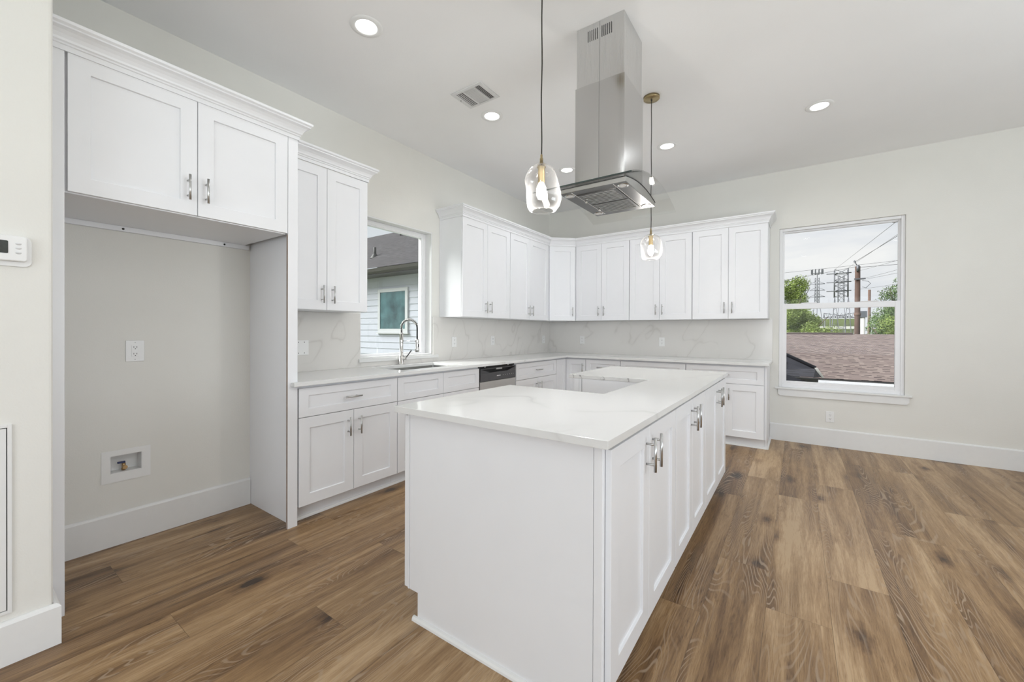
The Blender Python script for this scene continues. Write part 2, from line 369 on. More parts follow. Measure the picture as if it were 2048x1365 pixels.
def wall_grid(mb, axis, c, t, u0, u1, z0, z1, holes):
    """wall slab: room face at c, thickness t (signed, away from room); u along the wall"""
    us = sorted({u0, u1, *[h[0] for h in holes], *[h[1] for h in holes]}); zs = sorted({z0, z1, *[h[2] for h in holes], *[h[3] for h in holes]})
    def P(u, d, z): return (c+d, u, z) if axis == 'x' else (u, c+d, z)
    def inhole(u, z): return any(h[0] < u < h[1] and h[2] < z < h[3] for h in holes)
    for i in range(len(us)-1):
        for j in range(len(zs)-1):
            a, b, e, f = us[i], us[i+1], zs[j], zs[j+1]
            if inhole((a+b)/2, (e+f)/2): continue
            for d in (0, t): mb.face([P(a, d, e), P(b, d, e), P(b, d, f), P(a, d, f)])
    def ring(a, b, e, f):
        for (p, q) in (((a, e), (b, e)), ((b, e), (b, f)), ((b, f), (a, f)), ((a, f), (a, e))):
            mb.face([P(p[0], 0, p[1]), P(q[0], 0, q[1]), P(q[0], t, q[1]), P(p[0], t, p[1])])
    ring(u0, u1, z0, z1)
    for h in holes: ring(*h)
    return mb

W1 = (-3.365, -2.490, .960, 2.262)        # sink window (y0,y1,z0,z1)
W2 = (2.995, 4.042, .600, 2.395)          # back window (x0,x1,z0,z1)
ICE = (-4.956, -4.819, .405, .507)
b = MB(); wall_grid(b, 'x', 0, -.14, YR, .0, 0, H, [W1, ICE]); bmesh.ops.remove_doubles(b.bm, verts=b.bm.verts, dist=1e-5)
struct(b, 'wall_left', 'wall')
b = MB(); wall_grid(b, 'y', 0, .14, -.14, XR+.14, 0, H, [W2]); bmesh.ops.remove_doubles(b.bm, verts=b.bm.verts, dist=1e-5)
struct(b, 'wall_back', 'wall')
b = MB(); wall_grid(b, 'x', XR, .14, YR, 0, 0, H, [(-4.55, -2.25, .6, 2.4), (-8.35, -6.05, .6, 2.4)]); bmesh.ops.remove_doubles(b.bm, verts=b.bm.verts, dist=1e-5)
struct(b, 'wall_right', 'wall')
b = MB(); wall_grid(b, 'y', YR, -.14, -.14, XR+.14, 0, H, [(2.2, 5.6, .4, 2.5)]); bmesh.ops.remove_doubles(b.bm, verts=b.bm.verts, dist=1e-5)
struct(b, 'wall_rear', 'wall')
b = MB(); b.box((.001, YR+.001, 0), (PX, PY, H-.0005)); struct(b, 'wall_partition', 'wall', bevel=.012, seg=3)
b = MB(); b.box((-.14, YR-.14, H), (XR+.14, .14, H+.15)); struct(b, 'ceiling', 'ceiling')

# floor: one quad per plank
PW, PL0, X0 = .233, 1.535, .497
seams = {-1: -5.003, 0: -4.04, 1: -4.336, 2: -4.945, 3: -4.05, 4: -4.556, 5: -3.55, 6: -4.2, 7: -3.3, 8: -4.75, 9: -3.61, 10: -3.073, 11: -3.406, 12: -2.98, 13: -3.703, 14: -2.2, 15: -3.1, 16: -1.6, 17: -.405-1.535, 18: -2.7}
tones = {(12, -1.445): .66, (13, -.633): .5, (12, -2.98): .68, (10, -1.538): .68, (11, -1.871): .44, (13, -2.168): .48, (12, -4.515): .55, (13, -3.703): .54, (11, -3.406): .60, (10, -3.073): .55, (10, -4.608): .47,
         (9, -3.61): .50, (9, -2.075): .42, (11, -4.941): .62, (14, -2.2): .66, (14, -3.735): .50, (15, -3.1): .68, (16, -1.6): .62, (17, -.405): .72, (17, -1.94): .55,
         (4, -4.556): .56, (4, -6.091): .40, (2, -6.48): .60, (1, -5.871): .40, (0, -5.575): .44, (0, -4.04): .5, (1, -4.336): .52, (2, -4.945): .42, (3, -5.585): .60, (3, -4.05): .52, (5, -5.085): .62, (6, -5.735): .60, (-1, -5.003): .46, (-1, -6.538): .36, (-2, -5.7): .36}
b = MB(); cl_ = b.bm.loops.layers.float_color.new('plank')
rnd = random.Random(11)
for k in range(-3, 27):
    s0 = seams.get(k, rnd.uniform(-4.5, -3.0))
    xa, xb = max(X0+k*PW, 0), min(X0+(k+1)*PW, XR)
    if xb <= 0 or xa >= XR: continue
    n = -5
    while True:
        ya = s0+n*PL0; yb = ya+PL0; n += 1
        if ya > 0: break
        if yb < YR: continue
        tn = rnd.uniform(.42, .68)
        for (kk, ys), v in tones.items():
            if kk == k and abs(ys-ya) < .05: tn = v
        s1, s2 = rnd.random(), rnd.random()
        e = .0006
        f = b.face([(xa+e, max(ya, YR)+e, 0), (xb-e, max(ya, YR)+e, 0), (xb-e, min(yb, 0)-e, 0), (xa+e, min(yb, 0)-e, 0)])
        for lp in f.loops: lp[cl_] = (tn, s1, s2, 1)
f = b.face([(0, YR, -.0012), (XR, YR, -.0012), (XR, 0, -.0012), (0, 0, -.0012)], 1)
o = b.build('floor', ['floor', 'seam'], recalc=False); tag(o, kind='structure')
b = MB(); b.box((-.14, YR-.14, -.2), (XR+.14, .14, -.002)); struct(b, 'subfloor', 'ground')   # subfloor slab

def baseboard(name, pts, h, t=.016, side=1):
    """pts: polyline in xy along the wall; board grows to the left (side=1) of travel"""
    P = [Vector(p) for p in pts]; off = []
    for i, p in enumerate(P):
        ns = []
        if i > 0: d = (P[i]-P[i-1]).normalized(); ns.append(Vector((-d.y, d.x))*side)
        if i < len(P)-1: d = (P[i+1]-P[i]).normalized(); ns.append(Vector((-d.y, d.x))*side)
        n = sum(ns, Vector((0, 0))); n.normalize(); n *= 1/max(.3, n.dot(ns[0])); off.append(n)
    prof = [(0, 0), (t, 0), (t, h-.012), (t-.005, h-.004), (t*.35, h), (0, h)]
    b = MB()
    ring = [[b.bm.verts.new((P[i].x+off[i].x*o_, P[i].y+off[i].y*o_, z)) for (o_, z) in prof] for i in range(len(P))]
    n = len(prof)
    for i in range(len(P)-1):
        for k in range(n): b.bm.faces.new([ring[i][k], ring[i][(k+1) % n], ring[i+1][(k+1) % n], ring[i+1][k]])
    b.bm.faces.new(ring[0]); b.bm.faces.new(ring[-1][::-1])
    struct(b, name, 'trim')
baseboard('baseboard_left', [(.0008, -5.222), (.0008, -4.242)], .184, side=-1)
baseboard('baseboard_back', [(2.914, -.0008), (XR-.001, -.0008)], .190, side=-1)
baseboard('baseboard_partition', [(PX+.0005, YR+.02), (PX+.0005, PY+.0005), (.617, PY+.0005)], .158, t=.0185, side=-1)
baseboard('baseboard_right', [(XR-.0008, YR+.02), (XR-.0008, -.02)], .19, side=1)

# ------------------------------------------------------------------ windows
def pane(mb, axis, c, u0, u1, z0, z1, t=.006):
    if axis == 'x': mb.box((c-t/2, u0, z0), (c+t/2, u1, z1))
    else: mb.box((u0, c-t/2, z0), (u1, c+t/2, z1))
def frame(mb, axis, c0, c1, u0, u1, z0, z1, w, wb=None, wt=None):
    wb = w if wb is None else wb; wt = w if wt is None else wt
    def B(a, b_, e, f):
        if axis == 'x': mb.box((c0, a, e), (c1, b_, f))
        else: mb.box((a, c0, e), (b_, c1, f))
    B(u0, u0+w, z0, z1); B(u1-w, u1, z0, z1); B(u0+w, u1-w, z0, z0+wb); B(u0+w, u1-w, z1-wt, z1)
# window 1 over the sink: fixed light set back in a white return
w = thing('window_1', None, None, (0, -2.93, .96)); del_keys = [k for k in w.keys()]; w['kind'] = 'structure'
def loc_to(o, w): o.parent = w; o.matrix_parent_inverse = Matrix.Translation(-Vector(w.location)); return o
b = MB(); frame(b, 'x', -.135, -.001, W1[0]+.0005, W1[1]-.0005, .975, W1[3]-.0005, .012)
loc_to(b.build('jamb', 'trim'), w)
b = MB(); frame(b, 'x', -.13, -.085, W1[0]+.013, W1[1]-.013, .976, W1[3]-.013, .062, .030, .048)
frame(b, 'x', -.105, -.080, W1[0]+.035, W1[1]-.035, .984, W1[3]-.030, .022)
loc_to(b.build('window_frame', 'vinyl', bevel=.003), w)
b = MB(); pane(b, 'x', -.112, W1[0]+.06, W1[1]-.07, 1.0, W1[3]-.055)
loc_to(b.build('glass', 'glass_g'), w)
b = MB(); b.box((-.135, W1[0]+.0005, .9605), (.02, W1[1]-.0005, .9745)); b.box((.0205, -3.385, .942), (.036, -2.425, .974)); b.box((-.001, -3.385, .960), (.0205, -2.425, .974))
loc_to(b.build('window_sill', 'quartz', bevel=.002), w)
# window 2: single hung
w = thing('window_2', None, None, (3.52, 0, .6)); w['kind'] = 'structure'
b = MB(); frame(b, 'y', .022, .11, W2[0]+.0005, W2[1]-.0005, W2[2]+.0005, W2[3]-.0005, .030, .040, .030)
loc_to(b.build('window_frame', 'vinyl', bevel=.003), w)
b = MB(); frame(b, 'y', .062, .088, W2[0]+.028, W2[1]-.028, 1.50, W2[3]-.027, .020, .045, .022)
loc_to(b.build('upper_sash', 'vinyl', bevel=.003), w)
b = MB(); frame(b, 'y', .030, .060, W2[0]+.029, W2[1]-.029, W2[2]+.038, 1.545, .042, .036, .060)
b.box((3.20, .024, 1.545), (3.34, .05, 1.553)); b.box((3.70, .024, 1.545), (3.84, .05, 1.553))
loc_to(b.build('lower_sash', 'vinyl', bevel=.003), w)
b = MB(); pane(b, 'y', .076, W2[0]+.046, W2[1]-.046, 1.54, W2[3]-.046); loc_to(b.build('upper_glass', 'glass'), w)
b = MB(); pane(b, 'y', .045, W2[0]+.069, W2[1]-.069, W2[2]+.072, 1.487); loc_to(b.build('lower_glass', 'glass'), w)
b = MB(); b.box((W2[0]+.0005, 0, W2[2]-.012), (W2[1]-.0005, .03, W2[2]+.0004)); b.box((2.961, -.030, .583), (4.093, -.0008, .602))
loc_to(b.build('stool', 'trim', bevel=.004), w)
b = MB(); b.prism([(2.990, .5825), (4.072, .5825), (4.072, .530), (4.052, .508), (3.010, .508), (2.990, .530)], 'y', -.018, -.0008)
loc_to(b.build('apron', 'trim', bevel=.002), w)
# plain frames for unseen openings, invented to hold the fill lamps
for i, (ax, c, u0, u1, z0, z1) in enumerate([('x', XR, -4.55, -2.25, .6, 2.4), ('x', XR, -8.35, -6.05, .6, 2.4), ('y', YR, 2.2, 5.6, .4, 2.5)]):
    b = MB(); s_ = 1 if ax == 'x' else -1
    frame(b, ax, c+.05*s_, c+.10*s_, u0+.001, u1-.001, z0+.001, z1-.001, .05)
    mid = (u0+u1)/2
    if ax == 'x': b.box((c+.05, mid-.02, z0+.05), (c+.10, mid+.02, z1-.05))
    else: b.box((mid-.02, c-.10, z0+.05), (mid+.02, c-.05, z1-.05))
    struct(b, 'window_%d' % (i+3), 'vinyl')

# ------------------------------------------------------------------ cabinet parts
def shaker(name, parent, x0, x1, z0, z1, st=.070, rl=None, t=.020, y=0.0, mat='cab', label=None):
    """five-piece door, front face at local y, thickness towards +y"""
    rl = st if rl is None else rl
    b = MB(); a, c, e, f = x0+st, x1-st, z0+rl, z1-rl; d = .0095; ch = .0010
    def V(x, yy, z): return b.bm.verts.new((x, yy, z))
    O = [V(x0, y, z0), V(x1, y, z0), V(x1, y, z1), V(x0, y, z1)]
    I = [V(a, y, e), V(c, y, e), V(c, y, f), V(a, y, f)]
    J = [V(a+ch, y+d, e+ch), V(c-ch, y+d, e+ch), V(c-ch, y+d, f-ch), V(a+ch, y+d, f-ch)]
    K = [V(x0, y+t, z0), V(x1, y+t, z0), V(x1, y+t, z1), V(x0, y+t, z1)]
    for i in range(4):
        j = (i+1) % 4
        b.bm.faces.new([O[i], O[j], I[j], I[i]]); b.bm.faces.new([I[i], I[j], J[j], J[i]]); b.bm.faces.new([O[j], O[i], K[i], K[j]])
    b.bm.faces.new(J); b.bm.faces.new(K[::-1])
    o = b.build(name, mat, parent, bevel=.0012, seg=1)
    if label: o['label'] = label
    return o
def handle(parent, x, z, vertical=True, y=0.0, ln=.128, gap=.076):
    b = MB(); yb = y-.034; r = .0058
    if vertical:
        b.tube([(x, yb, z-ln/2), (x, yb, z+ln/2)], r, 12)
        for s in (-1, 1): b.tube([(x, y, z+s*gap/2), (x, yb, z+s*gap/2)], .0045, 10)
    else:
        b.tube([(x-ln/2, yb, z), (x+ln/2, yb, z)], r, 12)
        for s in (-1, 1): b.tube([(x+s*gap/2, y, z), (x+s*gap/2, yb, z)], .0045, 10)
    return b.build('handle', 'nickel', parent)
G = .0015
def cabinet(name, label, group, loc, rz, width, depth, z0, z1, fronts, toe=False, low=None, cat='cabinet', st=.070, fy=.020, sides=(0, 0), under=False):
    """loc = front-left-bottom corner at the door face, seen from the front. local x right, y into the cabinet."""
    root = thing(name, label, cat, (loc[0], loc[1], 0), rz, group)
    b = MB()
    if toe and low: b.prism([(fy+.001, .106), (fy+.001, z1), (fy+.018, z1), (fy+.018, low), (depth, low), (depth, .0005), (.078, .0005), (.078, .106)], 'x', .0008, width-.0008)
    elif toe: b.prism([(fy+.001, .106), (fy+.001, z1), (depth, z1), (depth, .0005), (.078, .0005), (.078, .106)], 'x', .0008+sides[0], width-.0008-sides[1])
    else: b.box((.0008+sides[0], fy+.001, z0), (width-.0008-sides[1], depth, z1))
    body = b.build('body', 'cab', root)
    for fr in fronts:
        kind, x0, x1, a, c = fr[:5]; hd = fr[5] if len(fr) > 5 else None
        d = shaker('door' if kind == 'door' else ('drawer' if kind == 'drawer' else 'false_front'), root, x0+G, x1-G, a, c, st=st if kind == 'door' else .062, rl=st if kind == 'door' else .050)
        if hd is not None:
            if kind == 'door': handle(d, hd[0], hd[1], True)
            else: handle(d, hd[0], hd[1], False)
    return root
def two_doors(w, z0, z1, hz, off=.041, e=.0):
    m = w/2
    return [('door', e, m, z0, z1, (m-off, hz)), ('door', m, w-e, z0, z1, (m+off, hz))]
Q = math.pi/2
DX = .610
gb = 'white shaker base cabinets under the counter'; gu = 'white shaker wall cabinets'; gi = 'white shaker island cabinets'
DB, DT, RB, RT = .107, .668, .672, .856      # door and drawer heights of the base units
ZS = .8755                                   # underside of the slabs
def base(label, y0, y1, fronts, low=None): return cabinet('base_cabinet', label, gb, (DX, y0), Q, y1-y0, DX-.006, 0, ZS, fronts, toe=True, low=low)
w_ = 4.211-3.441
base('base cabinet beside the fridge alcove, one wide drawer over two doors', -4.213, -3.441,
     [('drawer', .003, .772, RB, RT, (.372, .765))] + [('door', .003, .391, DB, DT, (.345, .560)), ('door', .391, .772, DB, DT, (.430, .560))])
base('sink base cabinet under the window with two handleless false drawer fronts', -3.441, -2.438,
     [('front', .003, .506, RB, RT), ('front', .506, 1.000, RB, RT), ('door', .003, .506, DB, DT, (.465, .56)), ('door', .506, 1.0, DB, DT, (.547, .56))], low=.64)
base('base cabinet right of the dishwasher, drawer over two doors', -1.800, -.877,
     [('drawer', .003, .920, RB, RT, (.461, .765))] + two_doors(.923, DB, DT, .56))
# corner unit: L shaped body with two hinged leaves
root = thing('corner_cabinet', 'corner base cabinet with two tall narrow leaves meeting at an inner corner', 'cabinet', (0, 0, 0), 0, None)
b = MB(); b.prism([(.006, -.006), (.006, -.875), (.589, -.875), (.589, -.589), (.893, -.589), (.893, -.006)], 'z', .106, ZS)
b.prism([(.006, -.006), (.006, -.875), (.532, -.875), (.532, -.532), (.893, -.532), (.893, -.006)], 'z', .0005, .106)
b.build('body', 'cab', root)
e_ = thing('leaf', None, None, (DX, -.875, 0), Q); 
d = shaker('door', None, .002, .262, DB, RT); d.location = (DX, -.875, 0); d.rotation_euler = (0, 0, Q); d.parent = root
bpy.data.objects.remove(e_)
d = shaker('door', root, .612, .893, DB, RT, y=0); d.location = (0, -.610, 0)
handle(d, .862, .74, True)
def baseb(label, x0, x1, fronts, **kw): return cabinet('base_cabinet', label, gb, (x0, -.610), 0, x1-x0, .604, 0, ZS, fronts, toe=True, **kw)
baseb('narrow base cabinet next to the corner on the back wall, drawer over door', .895, 1.364,
      [('drawer', .003, .466, RB, RT, (.235, .765)), ('door', .003, .466, DB, DT, (.42, .56))])
baseb('middle base cabinet on the back wall between narrow unit and end unit', 1.364, 2.130,
      [('drawer', .003, .763, RB, RT, (.383, .765))] + two_doors(.766, DB, DT, .56))
baseb('end base cabinet on the back wall nearest the tall window', 2.130, 2.893,
      [('drawer', .003, .760, RB, RT, (.381, .765)), ('door', .003, .399, DB, DT, (.36, .56)), ('door', .399, .760, DB, DT, (.440, .56))])
# finished end of the back run
root = thing('end_panel', 'white side panel closing the back counter run at the window', 'panel', (2.9, -.3, 0))
b = MB(); b.prism([(-.589, .106), (-.589, ZS), (-.001, ZS), (-.001, .0005), (-.532, .0005), (-.532, .106)], 'x', 2.8935, 2.9115)
loc_to(b.build('panel', 'cab', bevel=.001), root)
b = MB(); b.prism([(2.9118, .0005), (2.9285, .0005), (2.9265, .010), (2.919, .018), (2.9118, .020)], 'y', -.54, -.018)
loc_to(b.build('shoe_molding', 'trim'), root)
def shoe(label, a, c, z, along, name='shoe_molding', t=.014, h=.018):
    b = MB()
    prof = [(0, .0005), (t, .0005), (t-.002, h*.5), (t*.5, h*.93), (0, h)]
    if along == 'y+': b.prism([(z+p[0], p[1]) for p in prof], 'y', a, c)       # faces +x at x=z
    if along == 'x-': b.prism([(z-p[0], p[1]) for p in prof], 'x', a, c)       # faces -y at y=z
    o = b.build(name, 'trim'); tag(o, label, 'molding'); return o
shoe('thin white shoe molding at the toe kick of the sink run', -4.215, -.55, .534, 'y+')
shoe('thin white shoe molding at the toe kick of the back run', .56, 2.911, -.534, 'x-')

# ------------------------------------------------------------------ counters
ZT = .902
def slab(name, label, polys, mats='quartz', holes=None, z0=.876, z1=ZT, edge_mi=None, cat='countertop', bevel=.0015):
    b = MB()
    for p in polys: b.prism(p, 'z', z0, z1, sidemi=edge_mi)
    o = b.build(name, mats, bevel=bevel); tag(o, label, cat); return o
# L counter with the sink hole (grid of rectangles merged)
b = MB()
xs = [.0008, .130, .530, .656]; ys = [-4.219, -3.330, -2.600, -.656]
def cells(b, rects, z0, z1):
    xs = sorted({v for r_ in rects for v in (r_[0], r_[1])}); ys = sorted({v for r_ in rects for v in (r_[2], r_[3])})
    def inside(x, y): return any(r_[0] < x < r_[1] and r_[2] < y < r_[3] for r_ in rects)
    occ = {}
    for i in range(len(xs)-1):
        for j in range(len(ys)-1): occ[i, j] = inside((xs[i]+xs[i+1])/2, (ys[j]+ys[j+1])/2)
    for (i, j), o in occ.items():
        if not o: continue
        x0, x1, y0, y1 = xs[i], xs[i+1], ys[j], ys[j+1]
        b.face([(x0, y0, z1), (x1, y0, z1), (x1, y1, z1), (x0, y1, z1)]); b.face([(x0, y1, z0), (x1, y1, z0), (x1, y0, z0), (x0, y0, z0)])
        for (di, dj, p, q) in ((-1, 0, (x0, y1), (x0, y0)), (1, 0, (x1, y0), (x1, y1)), (0, -1, (x0, y0), (x1, y0)), (0, 1, (x1, y1), (x0, y1))):
            if not occ.get((i+di, j+dj), False): b.face([(*p, z0), (*q, z0), (*q, z1), (*p, z1)], b.edge_mi)
b.edge_mi = 0
cells(b, [(.0008, .656, -4.2185, -3.330), (.0008, .130, -3.33, -2.60), (.530, .656, -3.33, -2.60), (.0008, .656, -2.60, -.656), (.0008, 2.934, -.656, -.0008), (.616, .656, -4.262, -4.2185)], .876, ZT)
bmesh.ops.remove_doubles(b.bm, verts=b.bm.verts, dist=1e-5)
o = b.build('countertop', 'quartz', bevel=.0015); tag(o, 'L shaped white quartz countertop along the sink wall and back wall', 'countertop')
# island top with the range notch
IX0, IX1, IXN, IY1, IY2, IY3, IY4 = 1.758, 2.7165, 2.3525, -4.398, -3.544, -2.778, -1.887
b = MB(); b.edge_mi = 0
cells(b, [(IX0, IXN, IY1, IY2), (IXN, IX1, IY1, IY2), (IXN, IX1, IY2, IY3), (IX0, IXN, IY3, IY4), (IXN, IX1, IY3, IY4)], .8755, ZT)
for f in b.bm.faces:
    c_ = f.calc_center_median()
    if abs(c_.y-IY3) < 1e-4 and abs(f.normal.z) < .5 and c_.x < IXN: f.material_index = 1
bmesh.ops.remove_doubles(b.bm, verts=b.bm.verts, dist=1e-5)
o = b.build('island_countertop', ['quartz', 'quartz_edge'], bevel=.0015); tag(o, 'white quartz island countertop with a square notch for a range', 'countertop')

# backsplash
b = MB(); b.prism([(-4.2185, .9025), (-3.366, .9025), (-3.366, 1.3715), (-4.2185, 1.3715)], 'x', .0008, .020)
b.prism([(-3.3655, .9025), (-2.4895, .9025), (-2.4895, .9600), (-3.3655, .9600)], 'x', .0008, .020)
b.prism([(-2.489, .9025), (-.0008, .9025), (-.0008, 1.3715), (-2.489, 1.3715)], 'x', .0008, .020)
o = b.build('backsplash', 'splash'); tag(o, 'veined pale quartz backsplash on the sink wall below the window', 'backsplash')
b = MB(); b.box((.0205, -.020, .9025), (2.934, -.0008, 1.3715))
o = b.build('backsplash', 'splash'); tag(o, 'veined pale quartz backsplash behind the back wall counter', 'backsplash')

# ------------------------------------------------------------------ wall cabinets
UB, UT = 1.372, 2.412
UX = .333
def upper(label, y0, y1, e0=.003, e1=.003, mid=None, off=.041):
    w = y1-y0; m = w/2 if mid is None else mid
    return cabinet('wall_cabinet', label, gu, (UX, y0), Q, w, UX-.002, UB+.001, UT+.004,
        [('door', e0, m, UB+.002, UT, (m-off, 1.487)), ('door', m, w-e1, UB+.002, UT, (m+off, 1.487))])
upper('tall wall cabinet between the fridge cabinet and the sink window', -4.2185, -3.516, e0=.0, mid=.357, e1=.001)
upper('wall cabinet right of the sink window with exposed side', -2.384, -1.531, mid=.418, e0=.002)
upper('wall cabinet between the window side unit and the diagonal corner cabinet', -1.531, -.600, mid=.441, e1=.02)
def upperb(label, x0, x1):
    w = x1-x0; m = w/2
    return cabinet('wall_cabinet', label, gu, (x0, -UX), 0, w, UX-.002, UB+.001, UT+.004, two_doors(w, UB+.002, UT, 1.499, off=.039, e=.003))
upperb('wall cabinet on the back wall beside the diagonal corner unit', .618, 1.378)
upperb('middle wall cabinet on the back wall behind the far pendant', 1.378, 2.138)
upperb('end wall cabinet on the back wall nearest the tall window', 2.138, 2.905)
# diagonal corner
root = thing('corner_wall_cabinet', 'diagonal corner wall cabinet with a single narrow door', 'cabinet', (.333, -.598, 0), 0)
P0, P1 = Vector((.333, -.590)), Vector((.610, -.333)); dv = (P1-P0); ln = dv.length; ang = math.atan2(dv.y, dv.x)
b = MB(); nn = Vector((-dv.y, dv.x)).normalized()*.021
a_, c_ = P0+nn, P1+nn
b.prism([(.002, -.002), (.002, -.5990), (.312, -.5990), (a_.x-.0, a_.y), (c_.x, c_.y), (.6165, -.312), (.6165, -.002)], 'z', UB+.001, UT+.004)
loc_to(b.build('body', 'cab'), root)
d = shaker('door', None, .006, ln-.006, UB+.002, UT); d.location = (P0.x, P0.y, 0); d.rotation_euler = (0, 0, ang); h_ = handle(d, ln-.047, 1.499)
loc_to(d, root)
# fridge cabinet
root = cabinet('fridge_cabinet', 'wide two door cabinet over the empty fridge alcove', None, (.614, -5.206), Q, .922, .612, 1.812, UT+.004,
    [('door', .006, .468, 1.817, UT, (.426, 1.948)), ('door', .468, .926, 1.817, UT, (.504, 1.948))])
b = MB(); b.box((.02, .588, 1.784), (.95, .6115, 1.8115)); b.build('nailing_rail', 'cab', root)
for x in (.30, .80): MB().lathe([(.0001, 0), (.006, 0), (.006, .002)], c=(x, .5865, 1.797), axis='y', n=10).build('screw', 'slot', root)
# fridge side panels with their face strips
root = thing('fridge_side_panel', 'tall white panel right of the fridge alcove with exposed brown board edge', 'panel', (.3, -4.24, 0))
b = MB(); b.box((.0008, -4.2395, .0005), (.594, -4.2205, UT)); loc_to(b.build('panel', 'cab'), root)
b = MB(); b.box((.5945, -4.2790, .0005), (.6135, -4.2200, UT+.003)); loc_to(b.build('face_strip', 'cab', bevel=.0008, seg=1), root)
b = MB(); b.box((.596, -4.2805, .001), (.612, -4.2792, 1.811)); o = loc_to(b.build('raw_edge', 'raw'), root); o['label'] = 'thin unpainted brown edge'
root = thing('fridge_side_panel', 'tall white panel at the left edge of the fridge alcove against the wall end', 'panel', (.3, -5.24, 0))
b = MB(); b.box((.0008, -5.2425, .0005), (.594, -5.2235, UT)); loc_to(b.build('panel', 'cab'), root)
b = MB(); b.box((.5945, -5.2610, .0005), (.6135, -5.2075, UT+.003)); loc_to(b.build('face_strip', 'cab', bevel=.0008, seg=1), root)

# crown moldings
CR = [(.0006, 2.407), (.006, 2.407), (.006, 2.428), (.011, 2.431), (.011, 2.438), (.017, 2.443), (.0195, 2.452), (.027, 2.466), (.038, 2.478), (.048, 2.484), (.053, 2.486), (.053, 2.493), (.062, 2.500), (.064, 2.512), (.0006, 2.512)]
def crown(label, pts, dz=0, sc=1.0):
    P = [Vector(p) for p in pts]; off = []
    for i, p in enumerate(P):
        ns = []
        if i > 0: d = (P[i]-P[i-1]).normalized(); ns.append(Vector((d.y, -d.x)))
        if i < len(P)-1: d = (P[i+1]-P[i]).normalized(); ns.append(Vector((d.y, -d.x)))
        n = sum(ns, Vector((0, 0))); n.normalize(); n *= 1/max(.3, n.dot(ns[0])); off.append(n)
    b = MB(); n = len(CR)
    ring = [[b.bm.verts.new((P[i].x+off[i].x*o_*sc, P[i].y+off[i].y*o_*sc, z+dz)) for (o_, z) in CR] for i in range(len(P))]
    for i in range(len(P)-1):
        for k in range(n): b.bm.faces.new([ring[i][k], ring[i][(k+1) % n], ring[i+1][(k+1) % n], ring[i+1][k]])
    b.bm.faces.new(ring[0]); b.bm.faces.new(ring[-1][::-1])
    o = b.build('crown_molding', 'cab', bevel=0); tag(o, label, 'crown molding', None); return o
crown('crown molding on top of the fridge cabinet', [(.614, -5.2600), (.614, -4.2190), (.404, -4.2190)])
crown('crown molding on the wall cabinet left of the sink window', [(.333, -4.2185), (.333, -3.5155), (.0008, -3.5155)], dz=.008)
crown('long crown molding over the corner and back wall cabinets', [(.0075, -2.3845), (.333, -2.3845), (.333, -.594), (.614, -.333), (2.9055, -.333), (2.9055, -.0075)], dz=.006)
# top boards so the cabinets are closed above
# ------------------------------------------------------------------ island
iy = -4.355
def islr(label, y0, y1, mid):
    w = y1-y0
    return cabinet('island_cabinet', label, gi, (2.703, y0), Q, w, .322, 0, ZS-.0005,
        [('door', .003, mid, .110, .858, (mid-.040, .762)), ('door', mid, w-.003, .110, .858, (mid+.041, .762))], toe=True)
islr('island cabinet pair of doors nearest the camera on the aisle side', -4.3395, -3.520, .3965)
islr('middle island cabinet pair of doors on the aisle side', -3.520, -2.765, .370)
islr('far island cabinet pair of doors on the aisle side', -2.765, -1.893, .453)
cabinet('island_cabinet', 'near island cabinet facing the sink wall, before the range gap', gi, (1.783, -3.552), -Q, .787, .595, 0, ZS-.0005, two_doors(.787, .115, .858, .762, e=.003), toe=True)
cabinet('island_cabinet', 'far island cabinet facing the sink wall, beyond the range gap', gi, (1.783, -1.893), -Q, .857, .595, 0, ZS-.0005, two_doors(.857, .115, .858, .762, e=.003), toe=True)
root = thing('island_end_panel', 'large plain white panel on the near end of the island', 'panel', (2.2, iy, 0))
yA, yB = -4.360, -4.3405
b = MB(); b.prism([(1.813, .117), (1.813, ZS-.0005), (2.654, ZS-.0005), (2.654, .0005), (1.863, .0005), (1.863, .117)], 'y', yA+.002, yB); loc_to(b.build('panel', 'cab', bevel=.001, seg=1), root)
b = MB(); b.box((2.656, yA, .0005), (2.684, yB, ZS-.0005)); loc_to(b.build('corner_strip', 'cab', bevel=.001, seg=1), root)
b = MB(); b.box((1.803, yA, .117), (1.8115, yB, ZS-.0005)); loc_to(b.build('corner_strip', 'cab', bevel=.001, seg=1), root)
b = MB(); b.box((1.783, yA+.0005, .122), (1.8022, yB, .860)); loc_to(b.build('door_edge', 'cab', bevel=.001, seg=1), root)
b = MB(); prof = [(0, .0005), (.014, .0005), (.0125, .009), (.008, .016), (0, .018)]
b.prism([(yA+.0018-p[0], p[1]) for p in prof], 'x', 1.842, 2.684); loc_to(b.build('shoe_molding', 'trim'), root)
root = thing('island_gap_panel', 'white panel lining the far side of the range gap in the island', 'panel', (2.07, -2.77, 0))
b = MB(); b.box((1.845, -2.7755, .0005), (2.370, -2.7520, ZS-.0005)); loc_to(b.build('panel', 'cab'), root)
b = MB(); b.box((1.803, -2.7755, .117), (1.843, -2.7520, ZS-.0005)); loc_to(b.build('corner_strip', 'cab', bevel=.001, seg=1), root)
o = MB().box((1.866, -2.7775, .15), (1.868, -2.7757, ZS-.001)).build('groove', 'grid'); loc_to(o, root)

